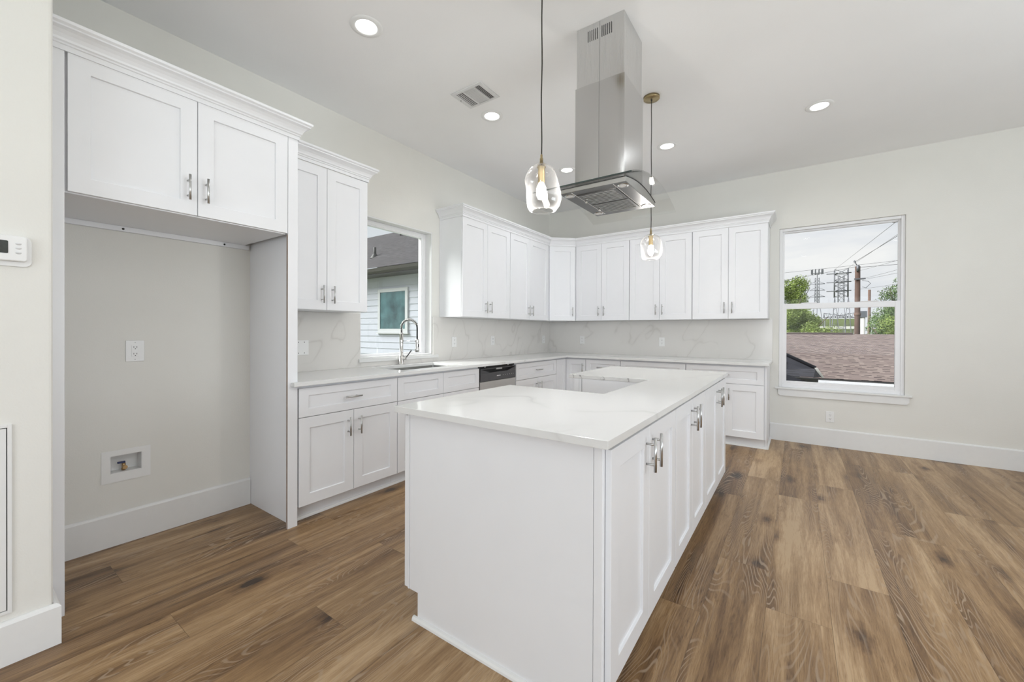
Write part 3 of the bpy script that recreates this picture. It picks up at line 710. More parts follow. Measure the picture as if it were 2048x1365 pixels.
# ------------------------------------------------------------------ sink, faucet
root = thing('kitchen_sink', 'undermount steel sink in the white counter below the window', 'sink', (.33, -2.965, .70))
b = MB(); sx0, sx1, sy0, sy1, zb_, zt_ = .122, .538, -3.338, -2.592, .68, .8755
def rr(x0, x1, y0, y1, rad, n=6):
    P = []
    for (cx, cy, a0) in ((x1-rad, y1-rad, 0), (x0+rad, y1-rad, 90), (x0+rad, y0+rad, 180), (x1-rad, y0+rad, 270)):
        for k in range(n+1): a = R_(a0+90*k/n); P.append((cx+rad*math.cos(a), cy+rad*math.sin(a)))
    return P
rings = []
for (ins, z, rad) in ((-.02, zt_, .03), (0, zt_, .02), (.0, zb_+.02, .02), (.012, zb_, .02)):
    rings.append([b.bm.verts.new((x, y, z)) for x, y in rr(sx0+ins, sx1-ins, sy0+ins, sy1-ins, rad)])
nn_ = len(rings[0])
for i in range(3):
    for k in range(nn_): b.bm.faces.new([rings[i][k], rings[i][(k+1) % nn_], rings[i+1][(k+1) % nn_], rings[i+1][k]])
b.bm.faces.new(rings[-1])
loc_to(b.build('basin', 'steel_h', recalc=True), root)
b = MB(); b.lathe([(.0001, .006), (.03, .006), (.044, .003), (.046, 0)], c=(.33, -2.965, zb_), n=24); loc_to(b.build('drain', 'chrome'), root)

root = thing('kitchen_faucet', 'tall brushed steel spring faucet behind the sink', 'faucet', (.072, -2.955, ZT))
b = MB(); b.lathe([(.0001, 0), (.030, 0), (.030, .006), (.024, .010), (.024, .085), (.020, .092), (.0165, .095), (.0165, .285), (.019, .288), (.019, .30), (.0001, .30)], n=24); b.build('column', 'chrome', root)
b = MB(); b.tube([(.0, .0, .055), (.030, .030, .062)], .017, 16); b.tube([(.028, .028, .062), (.034, .034, .063)], .019, 16); v = b.build('valve', 'chrome', root)
b = MB(); b.tube([(.034, .030, .066), (.070, .062, .135)], [.0045, .0055], 10); b.build('lever', 'slot', v)
# spout arc in direction towards the basin
dxy = Vector((.93, .15))
def arc(t_): # 0..1 from top of the column over and down
    a = math.pi*t_; R0 = .100
    return (dxy.x*(R0-R0*math.cos(a)), dxy.y*(R0-R0*math.cos(a)), .345+.082*math.sin(a))
path = [(0, 0, .30), (0, 0, .325)] + [arc(i/20) for i in range(21)] + [(dxy.x*.200, dxy.y*.200, .30), (dxy.x*.200, dxy.y*.200, .235)]
b = MB(); b.tube(path, .0068, 12); b.build('hose', 'black', root)
b = MB(); cpath = []
dense = []
P_ = [Vector(p) for p in ([(0, 0, .30), (0, 0, .325)] + [arc(i/40) for i in range(37)])]
Ls = [0]
for i in range(1, len(P_)): Ls.append(Ls[-1]+(P_[i]-P_[i-1]).length)
turns = 21; tot = Ls[-1]; NN = turns*14
side = Vector((-dxy.y, dxy.x, 0)).normalized()
for i in range(NN+1):
    s_ = tot*i/NN; j = max(k for k in range(len(Ls)) if Ls[k] <= s_+1e-9); j = min(j, len(P_)-2)
    q = P_[j].lerp(P_[j+1], (s_-Ls[j])/(Ls[j+1]-Ls[j])); d = (P_[j+1]-P_[j]).normalized(); nrm = side.cross(d).normalized()
    a = 2*math.pi*turns*i/NN; cpath.append(q+(side*math.cos(a)+nrm*math.sin(a))*.0125)
b.tube(cpath, .0023, 6); b.build('spring', 'chrome', root)
b = MB(); hx, hy = dxy.x*.200, dxy.y*.200
b.lathe([(.0001, .245), (.014, .245), (.016, .235), (.016, .165), (.020, .155), (.021, .130), (.016, .124), (.0001, .124)], c=(hx, hy, 0), n=20); sp = b.build('spray_head', 'nickel', root)
b = MB(); b.box((hx+.012, hy-.004, .17), (hx+.021, hy+.004, .20)); b.build('button', 'slot', sp)
b = MB(); b.tube([(.012, 0, .225), (hx-.014, hy, .225)], .0035, 8); b.lathe([(.019, .215), (.019, .235)], n=20); b.lathe([(.018, .215), (.018, .232)], c=(hx, hy, 0), n=20); b.build('holder_arm', 'chrome', root)

# ------------------------------------------------------------------ dishwasher
root = thing('dishwasher', 'built in dishwasher with dark console and steel door under the counter', 'dishwasher', (.595, -2.434, 0), Q)
Wd = .630
b = MB(); b.box((.004, .03, .09), (Wd-.002, .585, .870)); b.box((.0, .012, .10), (.012, .03, .872)); b.box((0, .010, .852), (Wd, .03, .8735)); b.build('tub', 'slot', root)
for x in (.10, .50): MB().box((x, .006, .856), (x+.02, .012, .868)).build('mounting_tab', 'nickel', root)
b = MB(); b.box((.014, -.010, .110), (Wd-.006, .028, .714)); b.build('door_panel', 'steel_dw', root, bevel=.004)
b = MB()
b.box((.014, -.014, .717), (Wd-.006, .028, .800))
# upper lip with a bow shaped pocket
n_ = 16
top = [(.014+(Wd-.020)*i/n_, .846) for i in range(n_+1)]
bow = [(.05+(Wd-.09)*i/n_, .832-.045*math.sin(math.pi*i/n_)) for i in range(n_+1)]
b.prism([(.014, .8005)] + [(.014, .846)] + [(p[0], max(p[1], .8005)) for p in bow] + [(Wd-.006, .846), (Wd-.006, .8005)], 'y', -.014, .012)
b.box((.014, -.014, .838), (Wd-.006, -.004, .848))
cn = b.build('console', 'dwpanel', root, bevel=.0015)
b = MB(); b.box((.27, -.0165, .826), (.37, -.004, .842)); b.build('latch', 'nickel', cn, bevel=.002)
b = MB(); b.box((.28, -.0152, .757), (.345, -.0141, .765)); b.build('badge', 'louvre', cn)
for x in (.39, .43, .47, .51, .55, .58): MB().lathe([(.0001, 0), (.0035, 0)], c=(x, -.0146, .761), axis='y', n=10).build('indicator', 'louvre', cn)
b = MB(); b.box((.004, .064, .0005), (Wd-.002, .078, .089)); b.build('toe_plate', 'slot', root)

# ------------------------------------------------------------------ range hood
HXC, HYC = 2.210, -3.122
root = thing('range_hood', 'stainless island range hood with curved glass canopy hanging from ceiling', 'range hood', (HXC, HYC, 2.03))
def zg(dy): return 2.093-.427*dy*dy
Z0 = -2.03
HW, HD = .200, .274
n_ = 20
def archpoly(hd, zbot, off):
    P = [(-hd, zbot)] + [(-hd+2*hd*i/n_, zg(-hd+2*hd*i/n_)+off) for i in range(n_+1)] + [(hd, zbot)]
    return [(p[0], p[1]+Z0) for p in P]
b = MB(); b.prism(archpoly(HD, 2.034, -.004), 'x', -HW, HW); hb = b.build('hood_body', 'steel_h', root, bevel=.001, seg=1)
b = MB(); P = [(-HD-.001+2*(HD+.001)*i/n_) for i in range(n_+1)]
b.prism([(d, zg(d)-.004+Z0) for d in P] + [(d, zg(d)-.0003+Z0) for d in P[::-1]], 'x', -HW-.002, HW+.002); b.build('seal_strip', 'black', root)
GW, GD = .293, .424
b = MB(); P = [(-GD+2*GD*i/36) for i in range(37)]
b.prism([(d, zg(d)+Z0) for d in P] + [(d, zg(d)+.006+Z0) for d in P[::-1]], 'x', -GW, GW)
for f in b.bm.faces: f.smooth = False
gl_ = b.build('glass_canopy', ['glass_hood'], root)
b = MB()
b.box((-GW, -GD-.0012, zg(GD)+Z0-.0005), (GW-.01, -GD-.0002, zg(GD)+Z0+.0065)); b.build('glass_front_edge', 'glass_edge', gl_)
b = MB(); b.box((-HW+.002, -HD+.002, 2.0325+Z0), (HW-.002, HD-.002, 2.0342+Z0)); b.build('underside_plate', 'filter', root)
# two baffle filters
for s in (-1, 1):
    b = MB(); y0, y1 = (-.205, -.006) if s < 0 else (.006, .205)
    b.box((-.120, y0, 2.0285+Z0), (.120, y1, 2.0322+Z0))
    f_ = b.build('baffle_filter', 'filter', root)
    k = 8
    for i in range(k):
        yy = y0+.016+(y1-y0-.032)*i/(k-1)
        MB().box((-.100, yy-.0045, 2.0262+Z0), (.104, yy+.0045, 2.0282+Z0)).build('slat', 'steel', f_)
    MB().lathe([(.0001, 2.012+Z0), (.007, 2.012+Z0), (.009, 2.018+Z0), (.006, 2.0283+Z0)], c=(-.108, s*.10, 0), n=16).build('knob', 'chrome', f_)
for sx in (-1, 1):
    b = MB(); b.box((sx*.127-.0015, -HD+.01, 2.031+Z0), (sx*.127+.0015, HD-.03, 2.0323+Z0)); b.build('panel_seam', 'louvre', root)
    for s in (-1, 1):
        b = MB(); b.lathe([(.021, 2.0312+Z0), (.023, 2.0295+Z0), (.030, 2.0295+Z0), (.0315, 2.0323+Z0)], c=(sx*.163, s*.215, 0), n=28); lr = b.build('lamp_ring', 'steel', root)
        b = MB(); b.lathe([(.0001, 2.0300+Z0), (.0208, 2.0305+Z0)], c=(sx*.163, s*.215, 0), n=28); b.build('lamp_lens', 'lens', lr)
def duct(name, hx, hy, z0, z1, bow, mat='steel'):
    b = MB(); P = []
    for s_ in (-1, 1):                       # each face is two slightly bowed sheets
        for h0, h1 in ((-hx, 0), (0, hx)):
            for k in range(15):
                u = k/14; P.append((s_*-(h0+(h1-h0)*u), s_*(hy+bow*math.sin(math.pi*u))))
    P = [p for i, p in enumerate(P) if i == 0 or (abs(p[0]-P[i-1][0])+abs(p[1]-P[i-1][1])) > 1e-6]
    b.prism(P, 'z', z0+Z0, z1+Z0); return b.build(name, mat, root, bevel=0)
dl = duct('lower_duct', .1525, .1655, zg(0)+.0065, 2.690, .0035)
du = duct('upper_duct', .1465, .1595, 2.6905, H-.0008, .0006, 'steel_baked')
for y_ in (-1, 1):
    MB().box((-.0008, y_*.1656-.0004, zg(0)+.007+Z0), (.0008, y_*.1656+.0004, 2.69+Z0)).build('seam', 'grid', dl)
    MB().box((-.0008, y_*.1596-.0004, 2.69+Z0), (.0008, y_*.1596+.0004, H-.001+Z0)).build('seam', 'grid', du)
    for gx in (-1, 1):
        for k in range(6):
            x = gx*(.012+.0118*k+.002)
            b = MB(); P = [(x-.0023, 2.947), (x+.0023, 2.947), (x+.0023, 3.012), (x-.0023, 3.012)]
            b.prism([(p[0], p[1]+Z0) for p in P], 'y', y_*.1594, y_*.1606); b.build('vent_slot', 'slot', du)

# ------------------------------------------------------------------ pendants
def pendant(label, x, y, ztop, zbot, prof, sh):
    root = thing('pendant_light', label, 'pendant light', (x, y, zbot), 0, 'glass pendant lights over the island')
    Hh = H-zbot
    b = MB(); b.lathe([(.0001, Hh-.021), (.057, Hh-.021), (.060, Hh-.018), (.060, Hh-.0008), (.0001, Hh-.0008)], n=36); cp = b.build('canopy', 'brass', root)
    b = MB(); b.lathe([(.0001, Hh-.027), (.004, Hh-.026), (.004, Hh-.021)], c=(.035, .03, 0), n=10); b.build('screw', 'brass', cp)
    h1 = ztop-zbot
    b = MB(); pts = [(0.0012*math.sin(i*1.3), .0012*math.cos(i*.9), h1+.04+(Hh-.03-h1-.04)*i/14) for i in range(15)]; b.tube(pts, .0030, 8)
    b.lathe([(.003, Hh-.032), (.006, Hh-.030), (.007, Hh-.0215)], n=12); b.build('cord', 'cord', root)
    b = MB(); b.lathe([(.0032, h1+.046), (.0055, h1+.043), (.0055, h1+.030), (.0078, h1+.027), (.0078, h1+.004), (.019, h1+.001), (.019, h1-.002), (.010, h1-.004)], n=20); b.build('cap', 'brass', root)
    b = MB(); b.lathe([(.0001, h1-.010), (.021, h1-.012), (.021, h1-.015), (.016, h1-.020), (.0165, h1-.082), (.0145, h1-.085), (.0001, h1-.085)], n=24); b.build('socket', 'brass', root)
    b = MB(); b.lathe([(.011, h1-.085), (.015, h1-.093), (.021, h1-.105), (.0235, h1-.125), (.022, h1-.143), (.015, h1-.158), (.0001, h1-.164)], n=20); bl = b.build('bulb', 'bulb', root, smooth=True)
    # hand blown shade: thin closed shell
    def fn_factory(k):
        def fn(r0, h, th):
            q = mnoise.noise(Vector((math.cos(th)*1.1+k, math.sin(th)*1.1, h*11)))
            s = sh(h/h1)
            return r0*(1+.10*q), cy_*s, sy_*s
        return fn
    b = MB(); outer = [(r_, h1*t_) for r_, t_ in prof]; inner = [(max(r_-.0022, .006), h1*t_) for r_, t_ in prof]
    b.lathe(outer, n=48, fn=fn_factory(x)); b.lathe(inner[::-1], n=48, fn=fn_factory(x))
    b.build('glass_shade', 'glass_blob', root, smooth=True, recalc=False)
    lamp('pendant_bulb_light', 'POINT', (x, y, zbot+h1-.185), 10.0, (1, .96, .91), shadow_soft_size=.02)
    return root
def interp(tab):
    def f(v):
        for (a, x), (b_, y) in zip(tab, tab[1:]):
            if a <= v <= b_: return x+(y-x)*(v-a)/(b_-a)
        return tab[-1][1]
    return f
pendant('near clear glass pendant, taller and pinched, in front of the hood', 2.199, -3.920, 1.992, 1.776,
    [(.052, .0), (.064, .03), (.078, .12), (.0835, .25), (.081, .38), (.0765, .48), (.0750, .56), (.0755, .66), (.071, .75), (.063, .84), (.049, .92), (.030, .975), (.012, 1.0)],
    interp([(0, .006), (.25, .010), (.5, .006), (.7, -.004), (.85, -.002), (1, 0)]))
pendant('far clear glass pendant, rounder, hanging beyond the hood', 2.231, -2.320, 1.981, 1.783,
    [(.045, .0), (.060, .04), (.074, .14), (.080, .28), (.0805, .42), (.080, .55), (.0775, .68), (.070, .80), (.054, .91), (.034, .975), (.012, 1.0)],
    interp([(0, -.002), (.3, .004), (.5, .004), (.7, -.002), (1, 0)]))

# ------------------------------------------------------------------ downlights and ceiling register
dl_pos = [((1.043, -4.034), 'recessed downlight nearest the fridge cabinet'), ((1.039, -2.804), 'recessed downlight beside the ceiling register'),
          ((1.028, -1.411), 'recessed downlight in the corner behind the hood duct'), ((2.111, -1.388), 'recessed downlight right of the far pendant cord'),
          ((3.304, -1.426), 'recessed downlight on the open ceiling toward the tall window')]
hid = [(3.30, -4.03), (4.75, -3.2), (4.75, -5.2), (3.30, -6.2), (5.2, -7.3), (2.0, -7.3), (2.0, -5.6)]
def downlight(x, y, label, group, watts=1.8):
    root = thing('recessed_light', label, 'ceiling light', (x, y, H), 0, group)
    b = MB(); b.lathe([(.094, -.0008), (.092, -.004), (.066, -.007), (.061, -.004), (.060, -.0008)], n=40); b.build('trim_ring', 'plastic', root)
    b = MB(); b.lathe([(.0001, -.0030), (.0605, -.0030)], n=40); b.build('diffuser', 'can', root)
    lamp('downlight_beam', 'AREA', (x, y, H-.012), watts, (.95, .975, 1), direction=(0, 0, -1), shape='DISK', size=.115, spread=R_(165))
for (x, y), lb in dl_pos: downlight(x, y, lb, 'recessed ceiling downlights', 4.8 if y > -2 else 2.2)
for x, y in hid: downlight(x, y, 'recessed downlight in the living side ceiling', 'living side downlights')
root = thing('ceiling_vent', 'white square ceiling register with three banks of louvres', 'vent', (1.12, -3.118, H))
b = MB()
vx0, vx1, vy0, vy1 = -.148, .146, -.118, .118
ix0, ix1, iy0, iy1 = -.116, .114, -.092, .100
for (a, b2, c, d) in ((vx0, ix0, vy0, vy1), (ix1, vx1, vy0, vy1), (ix0, ix1, vy0, iy0), (ix0, ix1, iy1, vy1)): b.box((a, c, -.008), (b2, d, -.0008))
for (a, b2) in ((-.050, -.040), (.058, .066)): b.box((a, iy0, -.008), (b2, iy1, -.002))
b.build('face_frame', 'louvre', root)
b = MB(); b.box((ix0+.0005, iy0+.0005, -.0018), (ix1-.0005, iy1-.0005, -.0008)); b.build('duct_opening', 'grid', root)
def lv(x0, x1, y0, y1, tilt, ax):
    b = MB()
    if ax == 'y':
        b.prism([((x0+x1)/2-.0045, -.0022), ((x0+x1)/2+.0045+tilt, -.0085), ((x0+x1)/2+.0055+tilt, -.0075), ((x0+x1)/2-.0035, -.0020)], 'y', y0, y1)
    else:
        b.prism([((y0+y1)/2-.0035, -.0022), ((y0+y1)/2+.0035+tilt, -.0085), ((y0+y1)/2+.0045+tilt, -.0075), ((y0+y1)/2-.0025, -.0020)], 'x', x0, x1)
    b.build('louvre', 'louvre', root)
for i in range(4): lv(-.116+.0165*i, -.100+.0165*i, iy0, iy1, .006, 'y')
for i in range(4): lv(.068+.0125*i, .078+.0125*i, iy0, iy1, -.001, 'y')
for i in range(12): lv(-.040, .058, iy0+.008+.0158*i-.004, iy0+.008+.0158*i+.004, 0, 'x')
b = MB(); b.tube([(-.130, -.02, -.008), (-.130, -.02, -.020)], .004, 8); b.build('lever', 'chrome', root)

# ------------------------------------------------------------------ outlets, thermostat, valve box
def plate(label, cat, loc, rz, w=.072, h=.116, kind='duplex', name='wall_outlet', group=None):
    root = thing(name, label, cat, loc, rz, group)
    b = MB(); b.box((-w/2, -.006, -h/2), (w/2, -.0006, h/2)); b.build('cover_plate', 'plastic', root, bevel=.002)
    if kind in ('duplex', 'decora'):
        if kind == 'decora':
            b = MB(); b.box((-.0165, -.0085, -.033), (.0165, -.006, .033)); rc = b.build('receptacle', 'plastic', root, bevel=.001)
        else:
            b = MB()
            for s in (-1, 1): b.prism(rr(-.0165, .0165, s*.0195-.0135, s*.0195+.0135, .006, 4), 'y', -.0082, -.006)
            rc = b.build('receptacle', 'plastic', root)
        b = MB()
        for s in (-1, 1):
            for x in (-.0065, .0065): b.box((x-.0012, -.0089, s*.0195-.001), (x+.0012, -.0081, s*.0195+.0075))
            b.box((-.0022, -.0089, s*.0195-.0095), (.0022, -.0081, s*.0195-.0050))
        b.build('slots', 'slot', rc)
        for z in (-h/2+.012, h/2-.012):
            MB().lathe([(.0001, -.0075), (.0022, -.0073), (.0026, -.006)], c=(0, 0, z), axis='y', n=10).build('screw', 'nickel', root)
    if kind == 'switch':
        b = MB(); b.box((-.0165, -.0095, -.033), (.0165, -.006, .033)); b.build('rocker', 'plastic', root, bevel=.002)
    if kind == 'blank':
        for x in (-.023, .023):
            for z in (-.042, .042): MB().lathe([(.0001, -.0075), (.003, -.0073), (.0034, -.006)], c=(x, 0, z), axis='y', n=10).build('screw', 'slot', root)
    return root
plate('wide blank white wall plate with four screws beside the fridge panel', 'wall plate', (.020, -3.888, 1.090), Q, w=.116, kind='blank', name='wall_plate')
plate('white outlet in the sink wall backsplash nearest the window', 'outlet', (.020, -2.172, 1.102), Q, kind='duplex', name='wall_outlet')
plate('white outlet in the sink wall backsplash, middle of the three right of the window', 'outlet', (.020, -1.470, 1.106), Q)
plate('white outlet in the sink wall backsplash closest to the corner', 'outlet', (.020, -.215, 1.100), Q)
plate('white outlet in the back wall backsplash closest to the corner', 'outlet', (.570, -.020, 1.100), 0)
plate('white outlet in the back wall backsplash behind the island end', 'outlet', (1.711, -.020, 1.092), 0)
plate('white outlet low on the wall under the tall window', 'outlet', (3.459, -.0002, .317), 0)
plate('white outlet inside the fridge alcove above the valve box', 'outlet', (.0, -4.850, 1.100), Q, w=.082, h=.122, kind='decora')
root = thing('ice_maker_box', 'white recessed valve box low in the fridge alcove wall', 'valve box', (.0, -4.8875, .447), Q)
b = MB(); x0, x1, z0, z1 = -.104, .107, -.090, .090; a, c, e, f = -.0675, .0675, -.041, .059
for q in ((x0, a, z0, z1), (c, x1, z0, z1), (a, c, z0, e), (a, c, f, z1)): b.box((q[0], -.004, q[2]), (q[1], -.0006, q[3]))
b.build('face_plate', 'plastic', root)
b = MB()
b.box((a, -.001, e), (c, .075, e+.002)); b.box((a, -.001, f-.002), (c, .075, f)); b.box((a, -.001, e), (a+.002, .075, f)); b.box((c-.002, -.001, e), (c, .075, f)); b.box((a, .073, e), (c, .076, f))
b.build('inner_box', 'plastic', root)
b = MB(); b.tube([(-.003, .04, -.039), (-.003, .04, .0)], .009, 12); b.tube([(-.003, .04, -.018), (-.003, .008, -.018)], .008, 12); b.tube([(-.003, .010, -.018), (-.003, .006, -.018)], .011, 12); b.tube([(-.003, .04, -.034), (-.003, .04, -.028)], .012, 6)
vv = b.build('valve', 'brass2', root)
b = MB(); b.box((-.030, .034, .002), (.004, .046, .012)); b.build('valve_handle', 'blue', vv, bevel=.002)

root = thing('thermostat', 'white programmable thermostat with dark display on the near left wall', 'thermostat', (PX, -5.392, 1.512), Q)
b = MB(); b.prism(rr(-.075, .0755, -.058, .055, .020, 6), 'y', -.006, -.0006); b.build('back_plate', 'plastic', root, bevel=.002)
b = MB(); b.prism(rr(-.066, .064, -.040, .052, .010, 5), 'y', -.026, -.006); cs = b.build('case', 'plastic', root, bevel=.005, seg=3)
b = MB(); b.prism(rr(-.050, .018, -.014, .032, .003, 3), 'y', -.0272, -.0262); b.build('display', 'lcd', cs)
for i, z in enumerate((.024, .008, -.009)):
    b = MB(); b.lathe([(.0001, -.0285), (.0065, -.028), (.0075, -.0262)], c=(.042, 0, z), axis='y', n=16)
    for v_ in b.bm.verts: v_.co.z = z+(v_.co.z-z)*.6
    b.build('button', 'louvre', cs)
root = thing('access_panel', 'white flush access panel low on the near left wall', 'access panel', (PX, -5.55, .53), Q)
b = MB(); x0, x1, z0, z1 = -.2, .186, -.346, .345
for q in ((x0, x0+.011, z0, z1), (x1-.011, x1, z0, z1), (x0+.011, x1-.011, z0, z0+.011), (x0+.011, x1-.011, z1-.011, z1)): b.box((q[0], -.008, q[2]), (q[1], -.0006, q[3]))
b.build('frame', 'trim', root, bevel=.001)
b = MB(); b.box((x0+.0135, -.006, z0+.0135), (x1-.0135, -.0006, z1-.0135)); b.build('door', 'trim', root, bevel=.001)
b = MB(); b.box((x0+.0112, -.002, z0+.0112), (x1-.0112, -.0003, z1-.0112)); b.build('gap', 'slot', root)

# ------------------------------------------------------------------ outdoors
EXT = True
if EXT:
    b = MB(); b.face([(-120, -60, -3.2), (140, -60, -3.2), (140, 220, -3.2), (-120, 220, -3.2)]); o = b.build('ground', 'ground'); tag(o, kind='structure')
    def uvq(b, pts, uvs, mi=0):
        f = b.face(pts, mi); ly = b.bm.loops.layers.uv.verify()
        for lp, uv in zip(f.loops, uvs): lp[ly].uv = uv
        return f
    def roofq(b, p, mi=0):
        """p: eaveL, eaveR, topR, topL ; uv in metres along eave / up slope"""
        P = [Vector(q) for q in p]; ux = (P[1]-P[0]).normalized(); nn = (P[1]-P[0]).cross(P[-1]-P[0]).normalized(); uy = nn.cross(ux)
        uvq(b, p, [((q-P[0]).dot(ux), (q-P[0]).dot(uy)) for q in P], mi)
    # brown roof house behind
    root = thing('neighbour_house', 'low house with brown shingle roof seen through the tall window', 'house', (6, 8.3, -3.2))
    b = MB(); roofq(b, [(-3, 5.5, .235), (16, 5.5, .235), (16, 8.3, 1.18), (-3, 8.3, 1.18)]); roofq(b, [(16, 11.1, .235), (-3, 11.1, .235), (-3, 8.3, 1.18), (16, 8.3, 1.18)])
    loc_to(b.build('roof', 'sh_brown', recalc=False), root)
    b = MB(); b.tube([(-3, 8.3, 1.185), (4.35, 8.3, 1.185)], .035, 6); loc_to(b.build('ridge_cap', 'sh_brown'), root)
    b = MB(); b.box((-2.6, 5.9, -3.2), (15.6, 10.7, .22)); loc_to(b.build('wall', 'extwhite'), root)
    b = MB(); b.box((-3, 5.44, .205), (16, 5.52, .222)); loc_to(b.build('drip_edge', 'slot'), root)
    b = MB(); b.box((-3, 5.36, .06), (16, 5.50, .200)); loc_to(b.build('gutter', 'extwhite'), root)
    root = thing('garage', 'white flat roofed lean to below the brown roof', 'house', (5, 4, -3.2))
    b = MB(); b.box((2.2, 3.9, -3.2), (12, 5.34, -.05)); loc_to(b.build('wall', 'extwhite'), root)
    b = MB(); b.box((2.1, 3.75, -.048), (12.1, 5.35, .02)); loc_to(b.build('fascia', 'extwhite'), root)
    # own lower hip roof, dark
    root = thing('lower_roof', 'dark charcoal hip roof corner outside the tall window, lower left', 'roof', (2, 2, -.3))
    b = MB()
    roofq(b, [(1.9, 1.7, .58), (3.36, 1.7, .58), (3.404, 2.5, .653), (1.9, 2.5, 1.42)])
    roofq(b, [(3.36, 1.7, .58), (3.489, 2.45, .525), (3.404, 2.5, .653)])
    roofq(b, [(3.404, 2.5, .653), (3.489, 2.45, .525), (3.30, 4.2, .53), (1.9, 4.2, 1.35), (1.9, 2.5, 1.42)])
    loc_to(b.build('hip', 'sh_dark', recalc=False), root)
    b = MB(); b.tube([(1.9, 2.5, 1.425), (3.404, 2.5, .658)], .03, 6); loc_to(b.build('ridge_cap', 'sh_dark'), root)
    b = MB(); b.box((1.9, 1.61, .505), (3.41, 1.70, .572)); loc_to(b.build('gutter', 'slot'), root)
    b = MB(); b.prism([(3.39, .664), (3.43, .664), (3.512, .522), (3.47, .522)], 'y', 2.38, 2.45); loc_to(b.build('flashing', 'concrete'), root)
    b = MB(); roofq(b, [(1.9, .6, .20), (3.50, .6, .20), (3.33, 1.5, .511), (1.9, 1.5, 1.07)]); loc_to(b.build('porch_roof', 'sh_dark', recalc=False), root)
    b = MB(); b.box((1.9, 1.75, -3.2), (3.2, 4.1, .50)); loc_to(b.build('wall', 'extwhite'), root)
    # house seen through the sink window
    root = thing('white_house', 'white lap sided house with grey shingle roof outside the sink window', 'house', (-7, 2, -3.2))
    ex = .178
    b = MB(); z = -3.2; i = 0
    while z < 2.79:
        z2 = min(z+ex, 2.79); xa, xb = -12, -3.2
        b.face([(xa, 1.986, z), (xb, 1.986, z), (xb, 2.0, z2), (xa, 2.0, z2)]); b.face([(xa, 1.986, z), (xb, 1.986, z), (xb, 2.0, z), (xa, 2.0, z)]); z = z2
    b.box((-12, 2.001, -3.2), (-3.2, 8.0, 2.78)); loc_to(b.build('siding', 'siding', recalc=False), root)
    b = MB(); frame(b, 'y', 1.95, 1.99, -6.865, -5.575, 1.18, 2.43, .10); b.box((-6.90, 1.93, 1.14), (-5.54, 1.99, 1.18)); wf = loc_to(b.build('window_trim', 'extwhite'), root)
    b = MB(); b.box((-6.765, 1.962, 1.28), (-5.675, 1.972, 2.33)); gl2 = b.build('window_pane', 'extglass'); gl2.parent = wf
    b = MB(); roofq(b, [(-12.5, 1.46, 2.955), (-2.7, 1.46, 2.955), (-2.7, 4.6, 4.97), (-12.5, 4.6, 4.97)]); roofq(b, [(-2.7, 8.2, 2.9), (-12.5, 8.2, 2.9), (-12.5, 4.6, 4.97), (-2.7, 4.6, 4.97)])
    loc_to(b.build('roof', 'sh_grey', recalc=False), root)
    b = MB(); b.prism([(1.50, 2.80), (1.44, 2.85), (1.42, 2.93), (1.455, 2.935), (1.50, 2.90)], 'x', -12.5, -2.7); b.box((-12.5, 1.50, 2.775), (-2.7, 1.99, 2.795)); b.box((-12.5, 1.50, 2.78), (-2.7, 1.53, 2.93)); loc_to(b.build('gutter', 'eave'), root)
    for (x, y, z, h, r_) in ((-7.55, 2.35, 3.50, .30, .045), (-8.35, 4.15, 4.68, .40, .06), (-7.3, 4.2, 4.7, .28, .05)):
        b = MB(); b.tube([(x, y, z-.08), (x, y, z+h)], r_, 10); b.lathe([(.14, z-.04), (.05, z+.10)], c=(x, y, 0), n=12); loc_to(b.build('vent_pipe', 'slot'), root)

    # trees
    def tree(label, x, y, ztop, rad, hz, mat, nleaf, lsz, base=-3.2, seed=1, sparse=False, group=None):
        rn = random.Random(seed); root = thing('tree', label, 'tree', (x, y, base), 0, group)
        hh = ztop-base
        b = MB(); b.tube([(0, 0, 0), (.05, .0, hh*.35), (.0, .05, hh*.7)], [.16, .12, .06], 8)
        for i in range(14 if sparse else 9):
            a = rn.uniform(0, 6.28); z = hh*rn.uniform(.45, .75); e = rn.uniform(.4, .95)*rad
            b.tube([(0, 0, z), (math.cos(a)*e*.5, math.sin(a)*e*.5, z+hh*.10), (math.cos(a)*e, math.sin(a)*e, min(z+hh*.24, hh*.97))], [.05, .03, .012], 5)
        b.build('trunk', 'bark', root)
        b = MB(); blobs = []
        for i in range(26):
            a = rn.uniform(0, 6.28); q = rn.random()**.6*rad*.75; z = hh-hz/2+rn.uniform(-.5, .5)*hz*.85
            k = math.sqrt(max(0, 1-((z-(hh-hz/2))/(hz/2))**2)); blobs.append((math.cos(a)*q*k, math.sin(a)*q*k, z, rn.uniform(.22, .42)*rad))
        for i in range(nleaf):
            bx, by, bz, br = rn.choice(blobs); d = Vector((rn.gauss(0, 1), rn.gauss(0, 1), rn.gauss(0, 1))).normalized()*br*rn.uniform(.55, 1.05)
            c = Vector((bx, by, bz))+d; n1 = Vector((rn.gauss(0, 1), rn.gauss(0, 1), rn.gauss(0, 1))).normalized(); n2 = n1.orthogonal().normalized(); s = lsz*rn.uniform(.6, 1.3)
            b.face([c-n1*s, c+n2*s*.5, c+n1*s, c-n2*s*.5])
        b.build('foliage', mat, root, recalc=False)
        return root
    tg = None
    tree('light green tree left in the tall window, crown above the sash rail', 2.75, 24, 4.5, 1.5, 5.4, 'leaf1', 24000, .044, seed=3)
    tree('rounded green tree below the rail at the left of the tall window', 2.9, 17, 2.35, 1.55, 3.0, 'leaf1', 24000, .040, seed=5)
    tree('small green bush like tree just above the brown ridge', 3.75, 15, 1.62, .8, 1.6, 'leaf1', 11000, .033, seed=8)
    tree('sparse dark tree at the right edge of the tall window', 7.15, 21, 3.75, .95, 2.4, 'leaf2', 3200, .04, seed=12, sparse=True)
